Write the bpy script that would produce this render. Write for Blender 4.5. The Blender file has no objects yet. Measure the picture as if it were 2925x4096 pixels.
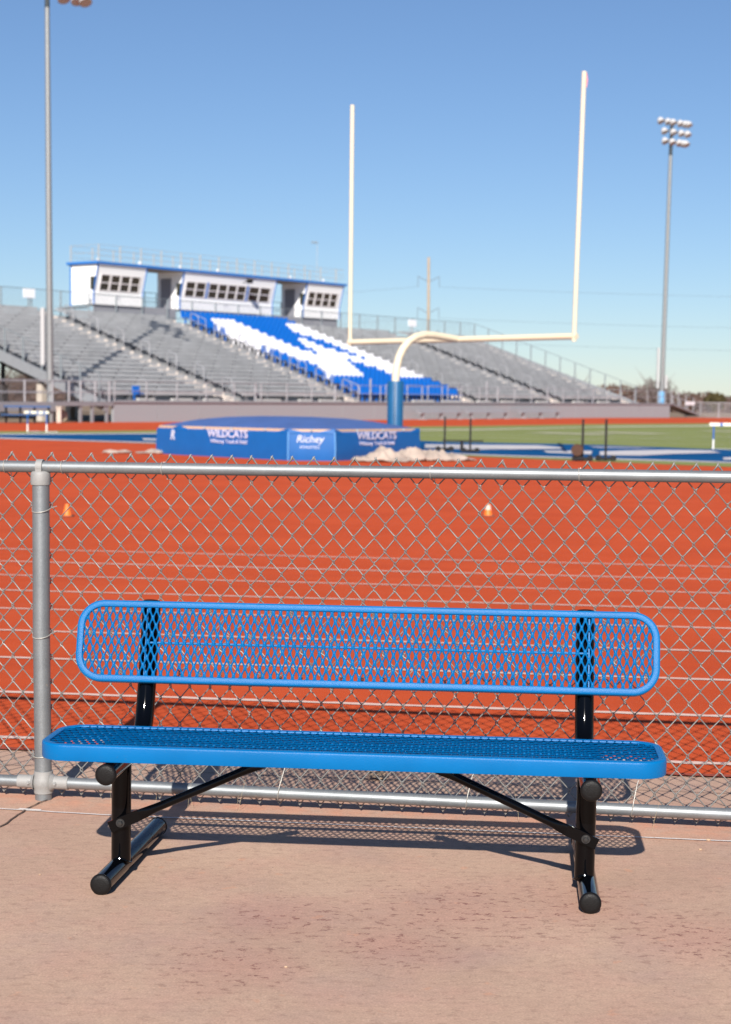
import bpy, bmesh, math, random
from mathutils import Vector, Matrix
random.seed(7)
sc = bpy.context.scene
COL = sc.collection
PI = math.pi
R = math.radians

# ------------------------------------------------------------------ helpers
class MB:
    """collects faces, then links them as ONE mesh object"""
    def __init__(s): s.v = []; s.f = []; s.m = []; s.mi = 0
    def add(s, vs, fs):
        o = len(s.v); s.v += [tuple(p) for p in vs]
        for f in fs: s.f.append([o + i for i in f]); s.m.append(s.mi)
    def box(s, c, d, rz=0.0):
        x, y, z = d[0] / 2, d[1] / 2, d[2] / 2
        vs = []
        cr, sr = math.cos(rz), math.sin(rz)
        for a in (-1, 1):
            for b in (-1, 1):
                for e in (-1, 1):
                    px, py = a * x, b * y
                    vs.append((c[0] + px * cr - py * sr, c[1] + px * sr + py * cr, c[2] + e * z))
        s.add(vs, [(0, 1, 3, 2), (4, 6, 7, 5), (0, 4, 5, 1), (2, 3, 7, 6), (0, 2, 6, 4), (1, 5, 7, 3)])
    def hexa(s, p):   # 8 points, bottom ring then top ring
        s.add(p, [(3, 2, 1, 0), (4, 5, 6, 7), (0, 1, 5, 4), (1, 2, 6, 5), (2, 3, 7, 6), (3, 0, 4, 7)])
    def prism(s, poly, z0, z1):
        n = len(poly)
        vs = [(p[0], p[1], z0) for p in poly] + [(p[0], p[1], z1) for p in poly]
        s.add(vs, [tuple(range(n))[::-1], tuple(range(n, 2 * n))] + [(i, (i + 1) % n, n + (i + 1) % n, n + i) for i in range(n)])
    def tube(s, pts, r, seg=10, cap=True, closed=False):
        pts = [Vector(p) for p in pts]; n = len(pts)
        rs = r if isinstance(r, (list, tuple)) else [r] * n
        t0 = (pts[1] - pts[0]).normalized()
        ref = Vector((0, 0, 1)) if abs(t0.z) < .9 else Vector((1, 0, 0))
        nrm = (ref - t0 * ref.dot(t0)).normalized()
        vs = []
        for i, p in enumerate(pts):
            if closed: t = pts[(i + 1) % n] - pts[i - 1]
            elif i == 0: t = pts[1] - pts[0]
            elif i == n - 1: t = pts[-1] - pts[-2]
            else: t = (pts[i + 1] - p).normalized() + (p - pts[i - 1]).normalized()
            t = t.normalized()
            nrm = (nrm - t * nrm.dot(t)).normalized(); b = t.cross(nrm)
            for k in range(seg):
                a = 2 * PI * k / seg
                q = p + (nrm * math.cos(a) + b * math.sin(a)) * rs[i]
                vs.append(tuple(q))
        fs = []
        m = n if closed else n - 1
        for i in range(m):
            j = (i + 1) % n
            for k in range(seg):
                k2 = (k + 1) % seg
                fs.append((i * seg + k, i * seg + k2, j * seg + k2, j * seg + k))
        if cap and not closed:
            fs.append(tuple(range(seg))[::-1]); fs.append(tuple((n - 1) * seg + k for k in range(seg)))
        s.add(vs, fs)
    def lathe(s, c, prof, seg=20, axis=Vector((0, 0, 1))):   # prof: (r, h)
        c = Vector(c); axis = Vector(axis).normalized()
        ref = Vector((1, 0, 0)) if abs(axis.x) < .9 else Vector((0, 1, 0))
        a1 = (ref - axis * ref.dot(axis)).normalized(); a2 = axis.cross(a1)
        vs = []; n = len(prof)
        for r, h in prof:
            for k in range(seg):
                a = 2 * PI * k / seg
                vs.append(tuple(c + axis * h + (a1 * math.cos(a) + a2 * math.sin(a)) * max(r, 1e-5)))
        fs = [(i * seg + k, i * seg + (k + 1) % seg, (i + 1) * seg + (k + 1) % seg, (i + 1) * seg + k) for i in range(n - 1) for k in range(seg)]
        s.add(vs, fs)
    def mapped(s, fn): s.v = [tuple(fn(*p)) for p in s.v]; return s
    def build(s, name, mats, parent=None, smooth=None, bevel=0.0, **tags):
        me = bpy.data.meshes.new(name); me.from_pydata(s.v, [], s.f)
        if not isinstance(mats, (list, tuple)): mats = [mats]
        for m in mats: me.materials.append(m)
        if len(mats) > 1: me.polygons.foreach_set('material_index', s.m)
        me.validate(); me.update()
        o = bpy.data.objects.new(name, me); COL.objects.link(o)
        if parent is not None:
            o.parent = parent; o.matrix_parent_inverse = Matrix.Translation(-Vector(parent.location))
        if smooth is not None:
            me.polygons.foreach_set('use_smooth', [True] * len(me.polygons))
            me.set_sharp_from_angle(angle=R(smooth))
        if bevel:
            b = o.modifiers.new('Bevel', 'BEVEL'); b.width = bevel; b.segments = 2; b.limit_method = 'ANGLE'
        for k, v in tags.items(): o[k] = v
        return o

def thing(name, label, cat, loc=(0, 0, 0), group=None):
    o = bpy.data.objects.new(name, None); COL.objects.link(o)
    o.location = loc; o.empty_display_size = .1
    o['label'] = label; o['category'] = cat
    if group: o['group'] = group
    return o
def dup(root, loc, label=None):
    """a copy of a thing with copies of its parts and sub-parts"""
    c = root.copy(); COL.objects.link(c); c.location = loc
    if label: c['label'] = label
    for ch in list(root.children):
        d = ch.copy(); COL.objects.link(d); d.parent = c
        for g in list(ch.children):
            e = g.copy(); COL.objects.link(e); e.parent = d
    return c
def arc(c, r, a0, a1, n, plane):
    out = []
    for i in range(n + 1):
        a = R(a0 + (a1 - a0) * i / n); out.append(plane(c[0] + r * math.cos(a), c[1] + r * math.sin(a)))
    return out

# ------------------------------------------------------------------ materials
def nodes(name):
    m = bpy.data.materials.new(name); m.use_nodes = True
    nt = m.node_tree; b = nt.nodes['Principled BSDF']
    return m, nt, b
def noise(nt, scale, detail=4, rough=.55, vec=None, dist=0):
    n = nt.nodes.new('ShaderNodeTexNoise'); n.inputs['Scale'].default_value = scale
    n.inputs['Detail'].default_value = detail; n.inputs['Roughness'].default_value = rough; n.inputs['Distortion'].default_value = dist
    if vec is not None: nt.links.new(vec, n.inputs['Vector'])
    return n
def ramp(nt, src, stops):
    r = nt.nodes.new('ShaderNodeValToRGB'); e = r.color_ramp.elements
    while len(e) < len(stops): e.new(.5)
    for i, (p, c) in enumerate(stops):
        e[i].position = p; e[i].color = (c, c, c, 1) if not isinstance(c, (tuple, list)) else (*c, 1)
    nt.links.new(src, r.inputs[0]); return r
def mix(nt, fac, a, b, blend='MIX'):
    m = nt.nodes.new('ShaderNodeMix'); m.data_type = 'RGBA'; m.blend_type = blend
    for sock, val in ((m.inputs[0], fac), (m.inputs[6], a), (m.inputs[7], b)):
        if isinstance(val, (int, float)): sock.default_value = val
        elif isinstance(val, (tuple, list)): sock.default_value = (*val, 1)
        else: nt.links.new(val, sock)
    return m.outputs[2]
def coord(nt, scale=(1, 1, 1), rot=(0, 0, 0), loc=(0, 0, 0)):
    tc = nt.nodes.new('ShaderNodeTexCoord'); mp = nt.nodes.new('ShaderNodeMapping')
    mp.inputs['Scale'].default_value = scale; mp.inputs['Rotation'].default_value = rot; mp.inputs['Location'].default_value = loc
    nt.links.new(tc.outputs['Object'], mp.inputs[0]); return mp.outputs[0]
def bump(nt, b, h, strength, dist=.01):
    n = nt.nodes.new('ShaderNodeBump'); n.inputs['Strength'].default_value = strength; n.inputs['Distance'].default_value = dist
    nt.links.new(h, n.inputs['Height']); nt.links.new(n.outputs[0], b.inputs['Normal'])

def plain(name, col, rough=.6, metal=0, var=.0, vscale=3, bmp=0, bscale=200, coat=0, spec=None):
    m, nt, b = nodes(name)
    b.inputs['Base Color'].default_value = (*col, 1); b.inputs['Roughness'].default_value = rough; b.inputs['Metallic'].default_value = metal
    if coat: b.inputs['Coat Weight'].default_value = coat; b.inputs['Coat Roughness'].default_value = .05
    if spec is not None: b.inputs['Specular IOR Level'].default_value = spec
    if var:
        n = noise(nt, vscale, 6, .6, coord(nt))
        r = ramp(nt, n.outputs[0], [(.3, tuple(max(0, c * (1 - var)) for c in col)), (.7, tuple(c * (1 + var) for c in col))])
        nt.links.new(r.outputs[0], b.inputs['Base Color'])
    if bmp:
        n = noise(nt, bscale, 2, .5, coord(nt)); bump(nt, b, n.outputs[0], bmp, .002)
    return m

def m_concrete():
    m, nt, b = nodes('broomed_concrete'); v = coord(nt)
    big = noise(nt, 1.3, 6, .62, v); mid = noise(nt, 4, 6, .65, v); fine = noise(nt, 160, 3, .6, v)
    streak = noise(nt, 1.0, 5, .6, coord(nt, (3, 45, 1), (0, 0, .12)))
    broom = noise(nt, 1.0, 3, .6, coord(nt, (12, 260, 1), (0, 0, .1)))
    c = mix(nt, ramp(nt, big.outputs[0], [(.35, 0), (.65, 1)]).outputs[0], (0.425, 0.271, 0.193), (0.505, 0.335, 0.237))
    c = mix(nt, ramp(nt, mid.outputs[0], [(.45, 0), (.75, .6)]).outputs[0], c, (0.505, 0.287, 0.214))
    c = mix(nt, ramp(nt, noise(nt, 2.3, 4, .6, coord(nt, loc=(5, 3, 0))).outputs[0], [(.5, 0), (.72, .5)]).outputs[0], c, (0.370, 0.246, 0.205))
    # worn red-brown scuffs, thickest in a few patches
    vor = noise(nt, 1.0, 7, .72, coord(nt, (26, 40, 1), (0, 0, -.05)))
    spots = ramp(nt, vor.outputs[0], [(.56, 0), (.585, 1)])
    tc = nt.nodes.new('ShaderNodeTexCoord'); acc = None
    for (x, y, r_) in ((.29, 4.60, .42), (-.22, 4.52, .28), (.62, 4.66, .28), (-.33, 4.12, .24), (.1, 4.3, .25), (.9, 4.4, .3)):
        d = nt.nodes.new('ShaderNodeVectorMath'); d.operation = 'DISTANCE'
        nt.links.new(tc.outputs['Object'], d.inputs[0]); d.inputs[1].default_value = (x, y, 0)
        mr = nt.nodes.new('ShaderNodeMapRange'); mr.inputs[1].default_value = r_; mr.inputs[2].default_value = r_ * .15
        mr.inputs[3].default_value = 0; mr.inputs[4].default_value = 1; nt.links.new(d.outputs['Value'], mr.inputs[0])
        if acc is None: acc = mr.outputs[0]
        else:
            a = nt.nodes.new('ShaderNodeMath'); a.operation = 'MAXIMUM'; nt.links.new(acc, a.inputs[0]); nt.links.new(mr.outputs[0], a.inputs[1]); acc = a.outputs[0]
    w = noise(nt, 5, 4, .6, v)
    md = nt.nodes.new('ShaderNodeMath'); md.operation = 'MULTIPLY'; nt.links.new(acc, md.inputs[0]); nt.links.new(ramp(nt, w.outputs[0], [(.34, 0), (.52, 1)]).outputs[0], md.inputs[1])
    base = nt.nodes.new('ShaderNodeMath'); base.operation = 'ADD'; base.use_clamp = True; base.inputs[1].default_value = .22; nt.links.new(md.outputs[0], base.inputs[0])
    sp = nt.nodes.new('ShaderNodeMath'); sp.operation = 'MULTIPLY'; nt.links.new(base.outputs[0], sp.inputs[0]); nt.links.new(spots.outputs[0], sp.inputs[1])
    sp2 = nt.nodes.new('ShaderNodeMath'); sp2.operation = 'MULTIPLY'; sp2.inputs[1].default_value = .95; nt.links.new(sp.outputs[0], sp2.inputs[0])
    c = mix(nt, sp2.outputs[0], c, (.125, .045, .034))
    tint = nt.nodes.new('ShaderNodeMath'); tint.operation = 'MULTIPLY'; tint.inputs[1].default_value = .38; nt.links.new(acc, tint.inputs[0])
    c = mix(nt, tint.outputs[0], c, (0.415, 0.205, 0.154))
    # red dirt washed along the foot of the fence
    sx = nt.nodes.new('ShaderNodeSeparateXYZ'); nt.links.new(tc.outputs['Object'], sx.inputs[0])
    m1 = nt.nodes.new('ShaderNodeMath'); m1.operation = 'MULTIPLY_ADD'; m1.inputs[1].default_value = .137; nt.links.new(sx.outputs[0], m1.inputs[0]); nt.links.new(sx.outputs[1], m1.inputs[2])
    m2 = nt.nodes.new('ShaderNodeMath'); m2.operation = 'SUBTRACT'; m2.inputs[1].default_value = 5.78; nt.links.new(m1.outputs[0], m2.inputs[0])
    m3 = nt.nodes.new('ShaderNodeMath'); m3.operation = 'ABSOLUTE'; nt.links.new(m2.outputs[0], m3.inputs[0])
    m4 = nt.nodes.new('ShaderNodeMapRange'); m4.inputs[1].default_value = .34; m4.inputs[2].default_value = .05; m4.inputs[3].default_value = 0; m4.inputs[4].default_value = .75; nt.links.new(m3.outputs[0], m4.inputs[0])
    m5 = nt.nodes.new('ShaderNodeMath'); m5.operation = 'MULTIPLY'; nt.links.new(m4.outputs[0], m5.inputs[0]); nt.links.new(ramp(nt, noise(nt, 7, 5, .65, v).outputs[0], [(.38, 0), (.62, 1)]).outputs[0], m5.inputs[1])
    c = mix(nt, m5.outputs[0], c, (0.574, 0.261, 0.161))
    # orange patches and small dark specks
    c = mix(nt, ramp(nt, noise(nt, 14, 3, .5, coord(nt, loc=(2, 9, 0))).outputs[0], [(.67, 0), (.74, .45)]).outputs[0], c, (0.560, 0.271, 0.159))
    c = mix(nt, ramp(nt, noise(nt, 60, 2, .5, coord(nt, loc=(7, 1, 0))).outputs[0], [(.73, 0), (.76, .7)]).outputs[0], c, (.16, .10, .075))
    c = mix(nt, .16, c, ramp(nt, streak.outputs[0], [(.3, .42), (.7, .60)]).outputs[0], 'OVERLAY')
    c = mix(nt, .42, c, ramp(nt, fine.outputs[0], [(.3, .32), (.7, .70)]).outputs[0], 'OVERLAY')
    c = mix(nt, .14, c, ramp(nt, broom.outputs[0], [(.3, .4), (.7, .6)]).outputs[0], 'OVERLAY')
    c = mix(nt, .36, c, ramp(nt, noise(nt, 28, 5, .7, coord(nt, (1, 1.6, 1), loc=(4, 4, 0))).outputs[0], [(.3, .36), (.7, .62)]).outputs[0], 'OVERLAY')
    c = mix(nt, ramp(nt, noise(nt, 220, 2, .5, coord(nt, loc=(1, 5, 0))).outputs[0], [(.70, 0), (.74, .6)]).outputs[0], c, (0.671, 0.510, 0.406))
    nt.links.new(c, b.inputs['Base Color']); b.inputs['Roughness'].default_value = .9
    a = nt.nodes.new('ShaderNodeMath'); a.operation = 'ADD'; nt.links.new(fine.outputs[0], a.inputs[0]); nt.links.new(broom.outputs[0], a.inputs[1])
    bump(nt, b, a.outputs[0], .45, .0015)
    return m
def m_track():
    m, nt, b = nodes('red_track_rubber'); v = coord(nt)
    c = mix(nt, ramp(nt, noise(nt, .8, 5, .6, v).outputs[0], [(.35, 0), (.65, 1)]).outputs[0], (.48, .066, .016), (.55, .080, .020))
    c = mix(nt, ramp(nt, noise(nt, 1, 4, .6, coord(nt, (.5, 5, 1), (0, 0, .12))).outputs[0], [(.5, 0), (.8, .35)]).outputs[0], c, (.40, .046, .014))
    g = noise(nt, 260, 3, .7, v)
    c = mix(nt, ramp(nt, noise(nt, 2.2, 7, .7, coord(nt, (1, 2.2, 1), loc=(3, 1, 0))).outputs[0], [(.56, 0), (.78, .35)]).outputs[0], c, (.56, .13, .06))
    c = mix(nt, ramp(nt, noise(nt, 26, 3, .6, coord(nt, (1, 2, 1), loc=(8, 1, 0))).outputs[0], [(.70, 0), (.76, .5)]).outputs[0], c, (.62, .22, .13))
    c = mix(nt, .6, c, ramp(nt, g.outputs[0], [(.3, .38), (.7, .62)]).outputs[0], 'OVERLAY')
    nt.links.new(c, b.inputs['Base Color']); b.inputs['Roughness'].default_value = .95; b.inputs['Specular IOR Level'].default_value = .15
    bump(nt, b, g.outputs[0], .6, .002)
    return m
def m_paint(name, col, wear=.5, under=(.5, .08, .035)):
    m, nt, b = nodes(name)
    n = noise(nt, 90, 4, .7, coord(nt))
    c = mix(nt, ramp(nt, n.outputs[0], [(.56, 0), (.66, wear)]).outputs[0], col, under)
    nt.links.new(c, b.inputs['Base Color']); b.inputs['Roughness'].default_value = .9; return m
def m_galv(name, col=(.42, .44, .45), rough=.42, metal=.75):
    m, nt, b = nodes(name); v = coord(nt)
    n1 = noise(nt, 300, 4, .7, v); n2 = noise(nt, 9, 5, .6, coord(nt, (1, 1, 1)))
    n3 = noise(nt, 30, 3, .6, coord(nt, loc=(3, 3, 3)))
    c = mix(nt, ramp(nt, n2.outputs[0], [(.3, 0), (.7, 1)]).outputs[0], tuple(x * .86 for x in col), tuple(x * 1.12 for x in col))
    c = mix(nt, ramp(nt, n1.outputs[0], [(.45, 0), (.75, .5)]).outputs[0], c, tuple(min(1, x * 1.5) for x in col))
    c = mix(nt, ramp(nt, n3.outputs[0], [(.7, 0), (.76, .55)]).outputs[0], c, (.42, .36, .28))
    nt.links.new(c, b.inputs['Base Color']); b.inputs['Metallic'].default_value = metal
    r_ = ramp(nt, n1.outputs[0], [(.3, rough - .08), (.7, rough + .12)]); nt.links.new(r_.outputs[0], b.inputs['Roughness'])
    bump(nt, b, n1.outputs[0], .12, .001)
    return m
def m_plastisol():
    m, nt, b = nodes('blue_plastisol'); v = coord(nt)
    b.inputs['Base Color'].default_value = (.0, .12, .42, 1)
    n0 = noise(nt, 5, 3, .6, v)
    c = ramp(nt, n0.outputs[0], [(.3, (.0, .115, .32)), (.7, (.0, .135, .37))])
    c2 = mix(nt, ramp(nt, noise(nt, 55, 4, .7, coord(nt, loc=(2, 2, 2))).outputs[0], [(.66, 0), (.74, .5)]).outputs[0], c.outputs[0], (.04, .11, .24))
    nt.links.new(c2, b.inputs['Base Color'])
    b.inputs['Roughness'].default_value = .36; b.inputs['Specular IOR Level'].default_value = .2
    n = noise(nt, 420, 3, .6, v); bump(nt, b, n.outputs[0], .38, .0022)
    return m
def m_turf(name, c0, c1):
    m, nt, b = nodes(name)
    s_ = noise(nt, 1, 5, .6, coord(nt, (.25, .9, 1), (0, 0, .733)))
    c = mix(nt, ramp(nt, s_.outputs[0], [(.35, 0), (.65, 1)]).outputs[0], c0, c1)
    c = mix(nt, .4, c, ramp(nt, noise(nt, 8, 4, .7, coord(nt)).outputs[0], [(.3, .42), (.7, .58)]).outputs[0], 'OVERLAY')
    nt.links.new(c, b.inputs['Base Color']); b.inputs['Roughness'].default_value = .95; b.inputs['Specular IOR Level'].default_value = .1
    return m
def m_ribbed(name, col, axis_scale, gap=.5):
    m, nt, b = nodes(name)
    w = nt.nodes.new('ShaderNodeTexWave'); w.inputs['Scale'].default_value = axis_scale; w.wave_type = 'BANDS'; w.bands_direction = 'X'
    w.inputs['Distortion'].default_value = 0
    tc = nt.nodes.new('ShaderNodeTexCoord'); mp = nt.nodes.new('ShaderNodeMapping'); mp.inputs['Rotation'].default_value = (0, 0, -R(54.7))
    nt.links.new(tc.outputs['Object'], mp.inputs[0]); nt.links.new(mp.outputs[0], w.inputs[0])
    nt.links.new(mix(nt, ramp(nt, w.outputs[0], [(.02, 1), (.2, 0)]).outputs[0], col, tuple(x * .86 for x in col)), b.inputs['Base Color'])
    b.inputs['Roughness'].default_value = .5
    return m

M = {}
M['concrete'] = m_concrete(); M['track'] = m_track()
M['lane'] = m_paint('lane_paint', (.68, .50, .42), .5)
M['sealant'] = m_paint('white_joint_sealant', (.72, .66, .62), .55, (.45, .33, .26))
M['sealant_pink'] = M['sealant']
M['galv'] = m_galv('galvanised_tube', (.235, .25, .258), .47, .6)
M['galv_dull'] = m_galv('galvanised_casting', (.29, .285, .275), .65, .2)
M['wire'] = m_galv('galvanised_wire', (.215, .208, .195), .5, .35)
M['tie'] = plain('aluminium_tie', (.42, .40, .36), .45, .4)
M['blue'] = m_plastisol()
M['black'] = plain('black_gloss_enamel', (.0012, .0013, .0018), .06, spec=.22)
M['cap'] = plain('black_plastic_cap', (.0055, .005, .005), .5, bmp=.5, bscale=330, spec=.25)
M['bolt'] = plain('zinc_bolt', (.07, .07, .07), .35, .8, bmp=.2)
M['turf'] = m_turf('green_turf', (.20, .23, .070), (.24, .265, .09))
M['bluepaint'] = m_turf('blue_end_zone_turf', (.0, .062, .19), (.0, .078, .225))
M['whiteturf'] = m_turf('white_turf_paint', (.50, .47, .47), (.60, .56, .56))
M['edgeturf'] = m_turf('tan_turf_border', (.50, .46, .36), (.56, .52, .42))
M['drygrass'] = plain('dry_winter_grass', (.22, .15, .09), .95, var=.35, vscale=.4)
M['steel'] = m_galv('stand_aluminium', (.30, .31, .325), .55, .35)
M['plank'] = plain('bleacher_plank_aluminium', (.42, .42, .425), .55, .15, var=.15, vscale=.7)
M['riser'] = plain('bleacher_riser_aluminium', (.34, .34, .345), .65, .15, var=.15, vscale=.7)
M['dark'] = plain('bracket_steel', (.12, .12, .13), .7)
M['fascia'] = m_ribbed('front_wall_panels', (.33, .35, .365), 1.6)
M['nosing'] = plain('aisle_step_tread', (.80, .69, .60), .7, var=.08)
M['rail'] = plain('light_aluminium_rail', (.36, .36, .38), .5, .2)
M['backrail'] = plain('grey_galvanised_fence_post', (.20, .23, .25), .6, .2)
M['pbwhite'] = m_ribbed('white_ribbed_siding', (.93, .93, .92), 1.35)
M['pbtrim'] = plain('blue_metal_trim', (.012, .15, .50), .4)
M['soffit'] = plain('tan_soffit', (.30, .26, .23), .8)
M['door'] = plain('grey_steel_door', (.22, .22, .25), .6)
M['frame'] = plain('window_frame', (.74, .70, .69), .6)
M['glass'] = plain('dark_window_glass', (.045, .045, .036), .12, spec=.15)
M['skirt'] = plain('grey_skirt_panel', (.30, .30, .33), .6)
M['chairblue'] = plain('blue_chair_plastic', (.0, .135, .53), .45)
M['chairwhite'] = plain('white_chair_plastic', (.84, .83, .85), .45)
M['cream'] = plain('cream_goal_paint', (.72, .635, .46), .4, var=.03, vscale=2)
M['pad'] = plain('blue_vinyl_pad', (.010, .095, .22), .45, var=.08, vscale=4)
M['mat'] = plain('blue_mat_vinyl', (.0, .105, .36), .5, var=.06, vscale=3, bmp=.4, bscale=5)
M['dome'] = plain('blue_mesh_top_cover', (.06, .12, .32), .6, var=.1, vscale=2)
M['foam'] = plain('tan_foam_edge', (.62, .42, .28), .8)
M['print'] = plain('pale_printed_lettering', (.62, .62, .78), .6)
M['printw'] = plain('white_printed_lettering', (.62, .68, .80), .6)
M['tarp'] = plain('dirty_white_tarp', (.40, .32, .265), .8, var=.22, vscale=2.5, bmp=.5, bscale=20)
M['orange'] = plain('orange_cone_plastic', (.80, .17, .015), .5, var=.1, vscale=15)
M['conewhite'] = plain('white_cone_collar', (.80, .50, .40), .5)
M['conebase'] = plain('brown_rubber_base', (.12, .055, .04), .8)
M['iron'] = plain('dark_painted_steel', (.014, .013, .015), .6, spec=.25)
M['rust'] = plain('rusty_weight_plate', (.07, .032, .018), .8, var=.3, vscale=20)
M['hurdleblue'] = plain('blue_hurdle_leg', (.02, .12, .42), .4)
M['white'] = plain('white_paint', (.80, .78, .74), .5)
M['hurdlebar'] = plain('cream_hurdle_bar', (.80, .76, .62), .5)
M['pole'] = m_galv('galvanised_pole', (.27, .28, .28), .5, .5)
M['cabinet'] = plain('pale_cabinet', (.42, .43, .43), .5)
M['lampgrey'] = plain('lamp_housing', (.52, .51, .51), .45)
M['bracket'] = plain('black_bracket', (.03, .04, .045), .6)
M['wood'] = plain('weathered_wood_pole', (.42, .33, .24), .9, var=.15)
M['powerline'] = plain('conductor', (.16, .20, .24), .6)
M['lightblue'] = plain('light_blue_pole_pad', (.16, .40, .66), .6, var=.12, vscale=2)
M['bluepaintsteel'] = plain('blue_painted_steel', (.03, .10, .26), .5)
M['column'] = plain('beige_concrete_pier', (.50, .44, .37), .9, var=.1)
M['rock'] = plain('beige_boulder', (.52, .42, .30), .9, var=.2, bmp=.6, bscale=8)
M['bark'] = plain('bare_brown_twigs', (.125, .078, .06), .95, var=.25, vscale=.2)
M['twig'] = plain('grey_brown_twigs', (.17, .13, .12), .95)
M['olive'] = plain('olive_evergreen', (.075, .058, .018), .9, var=.3, vscale=.6)
M['litter'] = plain('pale_litter', (.45, .31, .20), .8)
M['straw'] = plain('dry_straw', (.55, .46, .28), .8)
M['ribbon'] = plain('pink_ribbon', (.75, .25, .30), .7)
M['crack'] = plain('dark_concrete_crack', (.10, .06, .04), 1)
M['plaque'] = plain('white_sign_panel', (.82, .82, .84), .5)
M['faint'] = plain('faint_grey_print', (.55, .56, .60), .6)

# ------------------------------------------------------------------ terrain
ZK = [(-2000, 0), (14, 0), (25, .12), (35, .235), (60, .36), (87, .46), (127, .75), (200, .95), (6000, .95)]
def zf(Y):
    for (a, za), (b, zb) in zip(ZK, ZK[1:]):
        if Y <= b: return za + (zb - za) * (Y - a) / (b - a)
    return ZK[-1][1]
def sheet(name, polys, mat, dz, kind='structure', parent=None):
    bm = bmesh.new()
    for poly in polys:
        bm.faces.new([bm.verts.new((p[0], p[1], 0)) for p in poly])
    for y, _ in ZK[1:-1]:
        g = bm.verts[:] + bm.edges[:] + bm.faces[:]
        bmesh.ops.bisect_plane(bm, geom=g, plane_co=(0, y, 0), plane_no=(0, 1, 0), dist=1e-5)
    bmesh.ops.triangulate(bm, faces=bm.faces[:])
    for v in bm.verts: v.co.z = zf(v.co.y) + dz
    bmesh.ops.recalc_face_normals(bm, faces=bm.faces[:])
    for f in bm.faces:
        if f.normal.z < 0: f.normal_flip()
    me = bpy.data.meshes.new(name); bm.to_mesh(me); bm.free(); me.materials.append(mat)
    o = bpy.data.objects.new(name, me); COL.objects.link(o)
    if kind: o['kind'] = kind
    if parent: o.parent = parent
    return o
G = Vector((2.17, 41.27)); A_ = Vector((math.cos(R(48)), math.sin(R(48)))); W_ = Vector((A_.y, -A_.x))
def fld(al, ri): p = G + A_ * al + W_ * ri; return (p.x, p.y)
T_ = math.tan(.12052)
def ly(x, d): return d - T_ * x
sheet('ground', [[(-2500, -60), (2500, -60), (2500, 5000), (-2500, 5000)]], M['drygrass'], -.03)
sheet('concrete_apron', [[(-30, -20), (30, -20), (30, ly(30, 6.533)), (-30, ly(-30, 6.533))]], M['concrete'], 0.0)
# rubber surface: runs from the concrete out past the D and round to the far straight
sheet('running_track', [[(-30, ly(-30, 6.533)), (30, ly(30, 6.533)), (90, 60), (60, 186), (25.0, 137.5), (-12.8, 84.1), (-26.5, 64.7), (-60, 40)]], M['track'], 0.004)
# lane lines, nine of them for eight lanes
lw, d1 = 1.06446, 6.76547
polys = []
for i in range(9):
    d = d1 + i * lw / math.cos(.12052)
    w_ = .050; polys = []
    n = 260
    def edge(sgn):
        out = []
        for k in range(n + 1):
            x = -8 + 16 * k / n; jit = random.uniform(-.004, .004) * (1.6 if i < 2 else 1)
            out.append((x, ly(x, d) + sgn * w_ / 2 + jit))
        return out
    e0, e1 = edge(-1), edge(1)
    polys = [[e0[k], e0[k + 1], e1[k + 1], e1[k]] for k in range(n)]
    polys += [[(-24, ly(-24, d) - w_ / 2), e0[0], e1[0], (-24, ly(-24, d) + w_ / 2)], [e0[-1], (24, ly(24, d) - w_ / 2), (24, ly(24, d) + w_ / 2), e1[-1]]]
    sheet('lane_line', polys, M['lane'], .008)
# turf, end zone and its painted marks
FT = [fld(-2.9, -27), fld(-1.6, -10), fld(-1.0, 8), fld(-1.0, 40), fld(112, 40), fld(112, -29.2), (23.6, 108.0), (13.6, 97.5), (2.9, 83.0), (-7.95, 64.7), (-13.07, 59.3), fld(1.5, -25.5)]
sheet('football_field', [FT], M['turf'], .010)
sheet('field_border', [[fld(-2.0, -21), (-11.1, 50.9), (-6.15, 47.9), (3.21, 40.7), (8.14, 38.05), fld(1.9, 26), fld(.5, 26), (8.14, 37.1), (3.21, 39.7), (-6.15, 46.8), (-11.1, 49.6), fld(-3.5, -21)]], M['whiteturf'], .016)
sheet('end_zone', [[fld(-2.2, -20.5), (-10.99, 50.6), (-6.15, 47.7), (3.21, 40.5), (8.14, 37.8), fld(1.6, 26), fld(10.8, 26), (10.23, 47.0), (7.11, 50.8), (2.39, 51.9), (-3.6, 60.6), (-7.51, 57.4), (-11.84, 53.7)]], M['bluepaint'], .022)
sheet('sideline_border', [[(-12.4, 53.3), (-11.84, 53.7), (-7.51, 57.4), (-3.6, 60.6), (-4.2, 61.6), (-8.0, 58.4), (-12.6, 54.4)]], M['whiteturf'], .028)
sheet('sideline_border', [[(1.2, 70.2), (4.64, 73.2), (11.93, 86.6), (20.48, 95.2), (60, 141), (61, 146), (21.82, 99.4), (12.58, 89.2), (4.88, 75.6), (1.0, 72.0)]], M['edgeturf'], .018)
for P_ in ([(1.7, 48.66), (5.03, 49.1), (5.53, 47.36), (5.47, 45.97), (2.86, 44.06), (1.58, 45.27)],
           [(5.74, 40.95), (6.74, 40.95), (7.83, 42.61), (9.4, 44.16), (9.49, 46.0), (8.36, 46.2), (7.08, 45.1), (6.15, 43.92)],
           [(4.66, 44.15), (6.0, 44.3), (5.6, 41.5), (4.6, 42.35)], [(6.46, 48.6), (7.81, 48.2), (8.3, 47.5), (6.6, 47.5)],
           [(8.6, 40.2), (9.54, 41.43), (8.9, 38.6), (8.35, 38.9)], [(-6.93, 51.33), (-5.6, 50.6), (-5.4, 48.8), (-6.62, 49.4)]):
    sheet('end_zone_marking', [P_], M['whiteturf'], .030)
yl = []
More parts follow.
